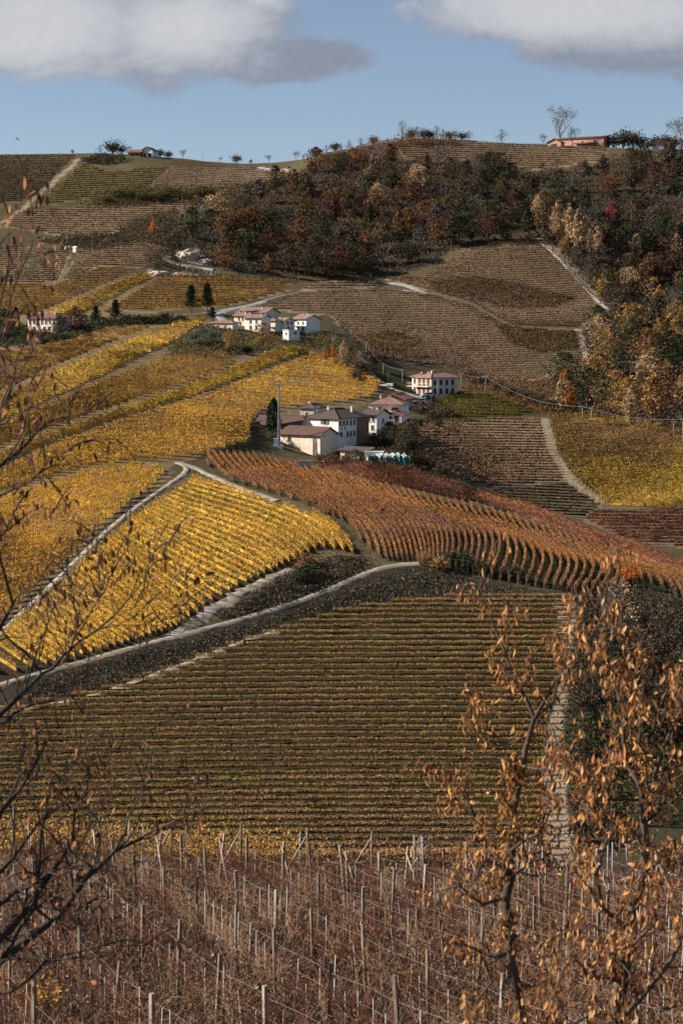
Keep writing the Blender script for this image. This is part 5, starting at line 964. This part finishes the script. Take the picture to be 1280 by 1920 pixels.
# block running towards the camera
SL = .29
VDIR = Vector((SL, -1, 0)); rows_near = []; x = -30.5; ri = 0; nvine = []; 
SP = 2.78
while x < 15:
    rows_near.append(x); x += SP
cane_protos = []
def arc(mb, p, d, L, r, rnd, droop):
    pts = [p]; q = p; n = 5
    for i in range(n):
        d = (d + Vector((rnd.uniform(-.3, .3), rnd.uniform(-.3, .3), rnd.uniform(-.25, .25) - droop * i * .12))).normalized(); q = q + d * (L / n); pts.append(q)
    mb.tube(pts, [r * (1 - .7 * i / n) for i in range(n + 1)], 3, cap=False); return pts
for s_ in range(9):
    rnd = random.Random(100 + s_); root = empty('bare_vine', (0, -300, -900)); t = MB()
    z = .75 + rnd.uniform(-.1, .1); t.tube([(0, 0, -.2), (rnd.uniform(-.06, .06), rnd.uniform(-.06, .06), .35), (rnd.uniform(-.05, .05), 0, z)], [.045, .035, .03], 5)
    arm = [(0, 0, z), (.05, -.35, z + .08), (.08, -.8, z + .05)]; t.tube(arm, [.022, .016, .012], 4); link('trunk', t.mesh('trunk', M['vinetrunk']), root)
    c = MB(); lv = []
    for k in range(24):
        y0 = -rnd.random() * 1.05 + .15; p = Vector((rnd.uniform(-.05, .05), y0, z + rnd.uniform(-.35, .25))); d = Vector((rnd.uniform(-1.1, 1.1), rnd.uniform(-.6, .6), 1)).normalized()
        pts = arc(c, p, d, rnd.uniform(.6, 1.6), .0085, rnd, rnd.choice((0, .4, 1.2, 2.2)))
        for q in pts[2:]:
            if rnd.random() < .5: arc(c, q, Vector((rnd.uniform(-1, 1), rnd.uniform(-1, 1), rnd.uniform(-.4, .6))).normalized(), rnd.uniform(.15, .45), .0045, rnd, .8)
            if rnd.random() < .30: lv.append(q + Vector((rnd.uniform(-.08, .08), rnd.uniform(-.08, .08), -.05)))
    link('canes', c.mesh('canes', [M['cane'] if s_ % 3 else M['canepale']]), root)
    C = np.array(lv); V, Q = quads(C, .11 * (.6 + .8 * rng.random(len(C))), .7, .4); MB().tube([(.03, .02, -.2), (.03 + rnd.uniform(-.12, .12), .02 + rnd.uniform(-.12, .12), rnd.uniform(1.2, 1.7))], .014, 4).build('stake', M['canepale' if s_ % 2 else 'concrete'], root); link('dry_leaves', mesh_np('dry_leaves', V, Q, LM['rust'], rng.random(len(C))), root)
    cane_protos.append(root)
vcount = 0; cands = []
for ri, x0 in enumerate(rows_near):
    D0 = 87.0; ends = []
    inview = lambda p: -60 < topx(p.x, p.y, p.z)[0] < 1340
    k = 0; D = D0; first = None; tops_ = []
    while D > 40:
        P = Vector((x0 + SL * (D0 - D) + random.uniform(-.06, .06), D, 0)); P.z = G(P.x, P.y)
        if inview(P):
            kd = 3 if k == 0 else random.choice((0, 1, 1, 1, 3))
            rn = ordinal(ri + 1)
            hgt = random.uniform(1.9, 2.3)
            post(P, kd, hgt, ('pale braced end post' if k == 0 else 'weathered wooden post, %s back to front,' % ordinal(k + 1)) + ' in near vine line %s from the left' % rn, 'posts of the near vineyard', (random.uniform(-.09, .09), random.uniform(-.09, .09)))
            if k == 0:
                ft = P + Vector((.55, -3.0, 0)); ft.z = G(ft.x, ft.y); brace(P + Vector((0, 0, hgt * .82)), ft, 'pale brace leaning right at the end of near vine line %s from the left' % rn, 'braces of the near vineyard', .045)
            if first is None: first = P
        k += 1; D -= random.uniform(5.0, 5.6)
    # wires
    wo_ = None; e = Vector((x0 + SL * (D0 - 40), 40, 0))
    pr_ = [Vector((x0 + SL * (D0 - d_), d_, 0)) for d_ in np.linspace(D0, 40, 30)]
    if any(-60 < topx(p.x, p.y, -20)[0] < 1340 for p in pr_):
        wo_ = tag(empty('trellis_wires', pr_[0]), 'thin pale trellis wires of near vine line %s from the left' % ordinal(ri + 1), 'wires', 'trellis wires of the near vineyard')
        for hz in (.8, 1.25, 1.75):
            m_ = MB(); m_.tube([p + Vector((0, 0, G(p.x, p.y) + hz + .04 * math.sin(j * 2.1))) - pr_[0] for j, p in enumerate(pr_)],   .0045, 3, cap=False); m_.build('wire', M['wire'], wo_)
    d_ = D0 - .5; j = 0
    while d_ > 42:
        P = Vector((x0 + SL * (D0 - d_), d_, 0)); P.z = G(P.x, P.y); xx = topx(P.x, P.y, P.z + 1)
        if -40 < xx[0] < 1320 and xx[1] < 2010: cands.append((d_, ri, P))
        d_ -= random.uniform(1.0, 1.3)
cands.sort(key=lambda c: c[0]); print('near vines', len(cands))
tot = cands[:300]; extra = cands[300:]; idx_in = {}
ang = math.atan2(SL, 1)
fc_ = {}
for d_, ri, P in tot:
    fc_[ri] = fc_.get(ri, 0) + 1
    o = copy_tree(random.choice(cane_protos)); o.name = 'bare_vine'; o.location = P; o.rotation_euler = (0, 0, ang + random.uniform(-.15, .15)); s = random.uniform(.9, 1.2); o.scale = (s, s, s * random.uniform(.9, 1.15))
    tag(o, 'leafless reddish vine, %s from the front in the %s near line from the left' % (ordinal(fc_[ri]), ordinal(ri + 1)), 'grapevine', 'bare vines of the near vineyard, line %s' % ordinal(ri + 1))
# the farthest bare vines as one mass
if extra:
    VV_, FF_, n0 = [], [], 0
    for d_, ri, P in extra:
        for ch in random.choice(cane_protos).children:
            if not ch.name.startswith('canes'): continue
            me = ch.data; co = np.empty(len(me.vertices) * 3, np.float32); me.vertices.foreach_get('co', co); co = co.reshape(-1, 3); a = ang + random.uniform(-.2, .2)
            co = np.stack([co[:, 0] * math.cos(a) - co[:, 1] * math.sin(a), co[:, 0] * math.sin(a) + co[:, 1] * math.cos(a), co[:, 2]], 1) + np.array(P)
            fq = np.array([p.vertices[:] for p in me.polygons]); VV_.append(co); FF_.append(fq + n0); n0 += len(co)
    tag(link('bare_vines', mesh_np('bare_vines', np.concatenate(VV_), np.concatenate(FF_), M['cane'])), 'tangle of leafless reddish vines at the far end of the near vineyard', 'grapevines', None, 'stuff')
for o in cane_protos:
    for ch in list(o.children): bpy.data.objects.remove(ch)
    bpy.data.objects.remove(o)
# still leafy golden vines on the brow
def brow(x0, x1, D, n, h, mat, label, dz=0.0, name='leafy_vine'):
    k = 0; x = x0
    while x < x1:
        w = random.uniform(32, 48); P = gp(x, D + random.uniform(-.6, .6)); m = int(n * random.uniform(.5, 1.3)); C = rng.normal(size=(m, 3)) * [.42, .4, .42]; C[:, 2] = np.abs(C[:, 2] + .9) * h / 1.7 + .25 + dz
        V, Q = quads(C, .125 * (.6 + .8 * rng.random(m)), .9); k += 1
        root = tag(empty('leafy_vine', P), label % ordinal(k), 'grapevine', label.split(',')[0])
        link('leaves', mesh_np('leaves', V, Q, LM[mat], rng.random(m)), root); MB().tube([(0, 0, -.2), (.05, 0, .6), (0, .05, 1.1)], [.04, .03, .02], 5).build('trunk', M['vinetrunk'], root)
        x += w
brow(-30, 600, 92.5, 190, 1.6, 'goldmix', 'golden leafed vine on the brow of the near vineyard, %s from the left')
brow(40, 560, 95, 170, 1.8, 'goldmix', 'golden leafed vine in the second line behind the brow, %s from the left')
brow(650, 1290, 93, 90, 1.5, 'orange', 'thin leafed rusty vine on the right half of the brow, %s from its left end')
brow(-20, 90, 52.5, 260, .9, 'goldmix', 'golden leafed vine in the bottom left corner, %s from the left')
# leaf litter and stones
n = 90000; u_ = rng.uniform(-.185, .185, n); d_ = np.exp(rng.uniform(math.log(44), math.log(96), n)); xs = u_ * d_; C = np.stack([xs, d_, ground(xs, d_) + .02 + rng.random(n) * .06], 1)
V, Q = quads(C, .13 * (.5 + 1.3 * rng.random(n) ** 2), .8, 0)
tag(link('leaf_litter', mesh_np('leaf_litter', V, Q, leafmat('litter', [(.09, .062, .04), (.05, .036, .026), (.56, .43, .30), (.04, .03, .022), (.20, .11, .065), (.08, .04, .026), (.06, .042, .03), (.50, .40, .30), (.045, .034, .024)], None, .3, .1), rng.random(n))), 'pale and brown fallen leaves covering the ground of the near vineyard', 'leaf litter', None, 'stuff')  # leaf tones with near-black and pale ones painting in shade gaps and highlights
n = 70000; u_ = rng.uniform(-.185, .185, n); d_ = np.exp(rng.uniform(math.log(44), math.log(92), n)); xs = u_ * d_
mbp = []; C0 = np.stack([xs, d_, ground(xs, d_)], 1); dr = rng.normal(size=(n, 3)) * [.30, .30, .25] + [0, 0, .3]; C0[:, 2] += rng.random(n) ** 2 * .7; C1 = C0 + dr * (.3 + .9 * rng.random((n, 1))); sd_ = np.cross(dr, rng.normal(size=(n, 3))); sd_ /= np.linalg.norm(sd_, axis=1)[:, None]; sd_ *= .008
V = np.stack([C0 - sd_, C0 + sd_, C1 + sd_ * .4, C1 - sd_ * .4], 1).reshape(-1, 3)
tag(link('dry_twigs', mesh_np('dry_twigs', V, np.arange(4 * n).reshape(-1, 4), [M['canepale'], M['cane'], M['vinetrunk'], leafmat('dead_grass', [(.34, .25, .15), (.22, .15, .085)], None, 2, .2)], rng.random(n), np.array([0, 1, 1, 2, 2, 2, 3])[rng.integers(0, 7, n)])), 'dry weeds and cut twigs between the near vines', 'twigs', None, 'stuff')
# ------------------------------------------------------------------ foreground trees with dry leaves
def pix(px, py, D):
    u, e = ue(px, py); return Vector((float(u) * D, D, float(e) * D))
def leafshape(bm_v, bm_f, P, d, L, wd, rnd, n0):
    """one curled dry leaf: six-sided blade folded along its rib"""
    d = d.normalized(); s = d.cross(Vector((rnd.uniform(-1, 1), rnd.uniform(-1, 1), rnd.uniform(-1, 1)))).normalized(); nn = d.cross(s); cu = rnd.uniform(.1, .5); fo = rnd.uniform(.2, .9)
    for t, w in ((0, 0.0), (.3, .85), (.62, 1.0), (1.0, 0.0)):
        c = P + d * (L * t) + nn * (cu * L * t * t)
        if w == 0: bm_v.append(c)
        else: bm_v += [c + s * wd * w * .5 + nn * fo * wd * w * .35, c, c - s * wd * w * .5 + nn * fo * wd * w * .35]
    a = n0; bm_f += [(a, a + 2, a + 1), (a, a + 3, a + 2), (a + 1, a + 2, a + 5, a + 4), (a + 2, a + 3, a + 6, a + 5), (a + 4, a + 5, a + 7), (a + 5, a + 6, a + 7)]
LF = {'dry': leafmat('dry_leaf_orange', [(.44, .22, .085), (.24, .105, .045), (.56, .32, .14), (.13, .06, .03), (.36, .16, .06)], None, 2.0, .22),
      'dark': leafmat('dry_leaf_dark', [(.30, .13, .07), (.16, .075, .045), (.38, .19, .10), (.10, .05, .035)], None, 2.0, .15)}
def fg_tree(name, label, stems, seed, leafn, leafL, lm, twigL, spread, bark, tw_step=.16, thin=.78, skip=6):
    rnd = random.Random(seed); root = None; tb = MB(); lv, lf, nleaf = [], [], 0; ends = []
    for st in stems:
        pts = [pix(a, b, D) for a, b, D, r in st]; rad = [r for *_, r in st]
        P = []; Rr = []
        for i in range(len(pts) - 1):
            m = max(2, int((pts[i + 1] - pts[i]).length / .12))
            for j in range(m): t = j / m; P.append(pts[i].lerp(pts[i + 1], t)); Rr.append(rad[i] * (1 - t) + rad[i + 1] * t)
        P.append(pts[-1]); Rr.append(rad[-1])
        P = [p + Vector((rnd.uniform(-1, 1), rnd.uniform(-1, 1), rnd.uniform(-1, 1))) * .012 for p in P]; tb.tube(P, [max(r * thin, .0025) for r in Rr], 8)
        L_ = 0; nxt = rnd.random() * tw_step
        for i in range(1, len(P)):
            L_ += (P[i] - P[i - 1]).length
            if L_ > nxt and topx(*P[i])[1] < 2080:
                nxt += tw_step * rnd.uniform(.5, 1.5); d = (P[i] - P[i - 1]).normalized(); dd = (d * .5 + Vector((rnd.uniform(-1, 1), rnd.uniform(-1, 1), rnd.uniform(-.3, .9))) * spread).normalized()
                LL = twigL * rnd.uniform(.4, 1.25); q = P[i]; tp = [q]; n_ = 6
                for k in range(n_): dd = (dd + Vector((rnd.uniform(-.35, .35), rnd.uniform(-.35, .35), rnd.uniform(-.25, .35)))).normalized(); q = q + dd * LL / n_; tp.append(q)
                r0 = min(Rr[i] * .5, .011); tb.tube(tp, [r0 * (1 - .75 * k / n_) for k in range(n_ + 1)], 5, cap=False)
                for k in range(1, n_ + 1):
                    if rnd.random() < .45:
                        d3 = (dd + Vector((rnd.uniform(-1, 1), rnd.uniform(-1, 1), rnd.uniform(-.6, .8)))).normalized(); s_ = tp[k]; e_ = s_ + d3 * LL * .3; tb.tube([s_, s_.lerp(e_, .5) + Vector((0, 0, .01)), e_], [.004, .003, .002], 4, cap=False); ends.append(e_)
                    ends.append(tp[k])
    for e_ in ends:
        for _ in range(np.random.RandomState(int(abs(e_.x * 1e4)) % 10000).poisson(leafn) if int(abs(e_.z * 1e4)) % 10 < skip else 0):
            p = e_ + Vector((rnd.uniform(-1, 1), rnd.uniform(-1, 1), rnd.uniform(-1, 1))) * .05; d = Vector((rnd.uniform(-.45, .45), rnd.uniform(-.45, .45), -1)) if rnd.random() < .8 else Vector((rnd.uniform(-1, 1), rnd.uniform(-1, 1), rnd.uniform(-.5, 1)))
            leafshape(lv, lf, p, d, leafL * rnd.uniform(.6, 1.25), leafL * rnd.uniform(.22, .42), rnd, nleaf); nleaf += 8
    b0 = pix(stems[0][0][0], stems[0][0][1], stems[0][0][2]); root = tag(empty(name, b0), label, 'tree')
    tme = tb.build('trunk', M[bark], root, True); tme.location = -b0
    me = bpy.data.meshes.new('leaves'); me.from_pydata([tuple(v) for v in lv], [], lf); me.materials.append(LF[lm]); a = me.attributes.new('rnd', 'FLOAT', 'FACE'); vals = np.repeat(rng.random(len(lf) // 6), 6); a.data.foreach_set('value', vals.astype(np.float32))
    lo = link('leaves', me, root, -b0); print(name, 'leaves', len(lf) // 6)
def gpy(px, D): return 1.0
def stem(*pts): return [tuple(p) for p in pts]
gb = lambda D: float(topx(0, D, G(0, D))[1])
fg_tree('young_oak', 'young tree with a grey trunk and hanging orange brown leaves, lower right', [
    stem((1010, gb(10), 10, .055), (990, 1960, 10, .042), (958, 1800, 10, .038), (948, 1690, 10.1, .034), (957, 1600, 10.1, .030), (965, 1520, 10, .026), (975, 1460, 10, .021), (1003, 1345, 10, .015), (965, 1275, 10.1, .011), (925, 1180, 10.2, .007), (897, 1095, 10.2, .003)),
    stem((1000, 1350, 10, .012), (1040, 1280, 9.9, .009), (1080, 1235, 9.8, .006), (1112, 1185, 9.7, .004), (1120, 1120, 9.7, .002)),
    stem((962, 1560, 10.1, .014), (900, 1560, 10.2, .010), (880, 1500, 10.2, .007), (862, 1450, 10.2, .004)), stem((975, 1440, 10, .012), (1040, 1440, 9.8, .008), (1080, 1420, 9.8, .004)),
    stem((990, 1380, 10, .010), (930, 1400, 10.1, .008), (890, 1370, 10.2, .006), (880, 1340, 10.2, .003)), stem((950, 1680, 10, .014), (900, 1700, 9.8, .010), (860, 1660, 9.7, .006), (850, 1620, 9.7, .003)),
    stem((952, 1790, 10, .014), (905, 1790, 10, .011), (918, 1840, 10, .008), (880, 1900, 10, .004)), stem((960, 1600, 10, .012), (1010, 1560, 9.9, .008), (1030, 1500, 9.9, .005), (1040, 1440, 9.9, .002)),
    stem((960, 1740, 10, .013), (1010, 1770, 9.9, .009), (1030, 1830, 9.8, .006)), stem((950, 1650, 10, .010), (1000, 1620, 10.2, .007), (1030, 1600, 10.2, .004))], 3, 6.2, .046, 'dry', .26, .75, 'bark', .062, .78, 7)
fg_tree('young_oak', 'larger leaning tree full of hanging orange brown leaves at the right edge', [
    stem((1140, gb(9.2), 9.2, .06), (1150, 1960, 9.2, .045), (1165, 1840, 9.2, .040), (1180, 1740, 9.3, .035), (1205, 1640, 9.3, .030), (1210, 1540, 9.3, .024), (1200, 1480, 9.3, .018), (1165, 1425, 9.4, .014), (1168, 1330, 9.4, .010), (1140, 1260, 9.5, .006), (1120, 1225, 9.5, .003)),
    stem((1210, 1540, 9.3, .018), (1225, 1450, 9.2, .013), (1260, 1360, 9.2, .009), (1300, 1300, 9.2, .005)), stem((1205, 1640, 9.3, .016), (1240, 1600, 9.2, .012), (1300, 1560, 9.2, .008)),
    stem((1180, 1740, 9.3, .018), (1130, 1700, 9.2, .013), (1120, 1640, 9.1, .009), (1140, 1560, 9.1, .005)), stem((1150, 1930, 9.2, .02), (1220, 1850, 9, .015), (1265, 1780, 9, .011), (1300, 1700, 9, .007)),
    stem((1165, 1840, 9.2, .016), (1110, 1830, 9.1, .012), (1070, 1790, 9.1, .008), (1040, 1850, 9.0, .004)), stem((1168, 1360, 9.4, .008), (1210, 1340, 9.4, .006), (1230, 1290, 9.4, .003)), stem((1230, 1440, 9.2, .010), (1200, 1400, 9.1, .007), (1210, 1340, 9.1, .003)),
    stem((1200, 1500, 9.3, .010), (1140, 1500, 9.3, .007), (1110, 1460, 9.3, .004)), stem((1170, 1800, 9.2, .012), (1200, 1760, 9.0, .009), (1250, 1700, 8.9, .005)), stem((1160, 1900, 9.2, .012), (1100, 1900, 9.1, .008), (1060, 1930, 9.0, .005)), stem((1240, 1900, 9, .012), (1290, 1880, 8.9, .008))], 11, 6.2, .046, 'dry', .26, .8, 'bark', .06, .78, 7)
fg_tree('bare_tree', 'dark nearly leafless tree spreading long branches along the left edge', [
    stem((-260, gb(8), 8, .09), (-230, 1990, 8, .07), (-150, 1900, 8, .05), (0, 1800, 8.2, .026), (110, 1722, 8.3, .020), (160, 1650, 8.4, .016), (215, 1600, 8.5, .011), (290, 1560, 8.6, .006), (345, 1545, 8.6, .003)),
    stem((-100, 1870, 8.1, .028), (0, 1760, 8, .016), (90, 1650, 8, .013), (130, 1580, 8, .009), (160, 1480, 8, .005), (175, 1400, 8, .002)), stem((-190, 1940, 8, .05), (-180, 1700, 8, .045), (-120, 1500, 8, .035), (-60, 1390, 8.1, .024), (20, 1320, 8.2, .014), (75, 1268, 8.3, .010), (120, 1232, 8.3, .008), (185, 1180, 8.4, .006), (240, 1120, 8.4, .004), (262, 1062, 8.5, .002)),
    stem((120, 1232, 8.3, .006), (160, 1170, 8.2, .004), (200, 1110, 8.2, .003), (215, 1065, 8.2, .002)), stem((185, 1180, 8.4, .004), (250, 1160, 8.4, .003), (300, 1110, 8.4, .0015)), stem((40, 1300, 8.2, .006), (90, 1180, 8.1, .004), (110, 1120, 8.1, .002)),
    stem((-60, 1390, 8.1, .020), (-20, 1250, 8, .012), (20, 1130, 8, .008), (-10, 1010, 8, .005), (50, 960, 8, .003)), stem((-120, 1500, 8, .030), (-110, 1200, 8, .022), (-60, 960, 8, .014), (-10, 880, 8, .009), (40, 840, 8, .006), (75, 800, 8, .003)),
    stem((-60, 960, 8, .010), (0, 930, 7.9, .006), (50, 905, 7.9, .004), (85, 875, 7.9, .002)), stem((-110, 1200, 8, .018), (-80, 850, 8, .014), (-30, 720, 8, .009), (10, 600, 8, .006), (30, 520, 8, .004), (62, 455, 8, .002)), stem((-60, 820, 8, .009), (0, 770, 8, .006), (30, 700, 8, .004), (40, 650, 8, .002)),
    stem((-10, 640, 8, .005), (0, 560, 7.9, .004), (20, 490, 7.9, .002)), stem((-20, 1560, 8, .014), (40, 1480, 8, .008), (90, 1380, 8, .004), (80, 1330, 8, .002)), stem((-100, 1850, 8, .02), (20, 1860, 7.9, .012), (90, 1800, 7.9, .008), (160, 1790, 7.9, .004)), stem((0, 1800, 8.2, .012), (60, 1700, 8, .009), (80, 1560, 8, .006), (85, 1500, 8, .003)), stem((-60, 1700, 8, .016), (20, 1620, 8, .009), (70, 1540, 8, .005), (140, 1490, 8, .002)), stem((60, 1250 + 450, 8, .008), (140, 1740, 8, .006), (200, 1690, 8, .003)),
    stem((-100, 1750, 8, .016), (0, 1690, 8, .010), (60, 1660, 7.9, .008), (130, 1620, 7.9, .005), (180, 1530, 7.9, .003), (230, 1480, 7.9, .0015))], 5, 2.6, .044, 'dark', .40, .85, 'barkdark', .042, .8, 5)
# small evergreen shrub under the oak
P = gp(885, 52); rt = tag(empty('shrub', P), 'small dark green shrub at the bottom beneath the young tree', 'shrub'); C = rng.normal(size=(700, 3)) * [.3, .3, .35]; C[:, 2] = abs(C[:, 2] + .5); V, Q = quads(C, .1 + .05 * rng.random(700), .4); link('leaves', mesh_np('leaves', V, Q, LM['pine'], rng.random(700)), rt); MB().tube([(0, 0, -.2), (0, 0, .9)], [.04, .02], 5).build('stem', M['bark'], rt)
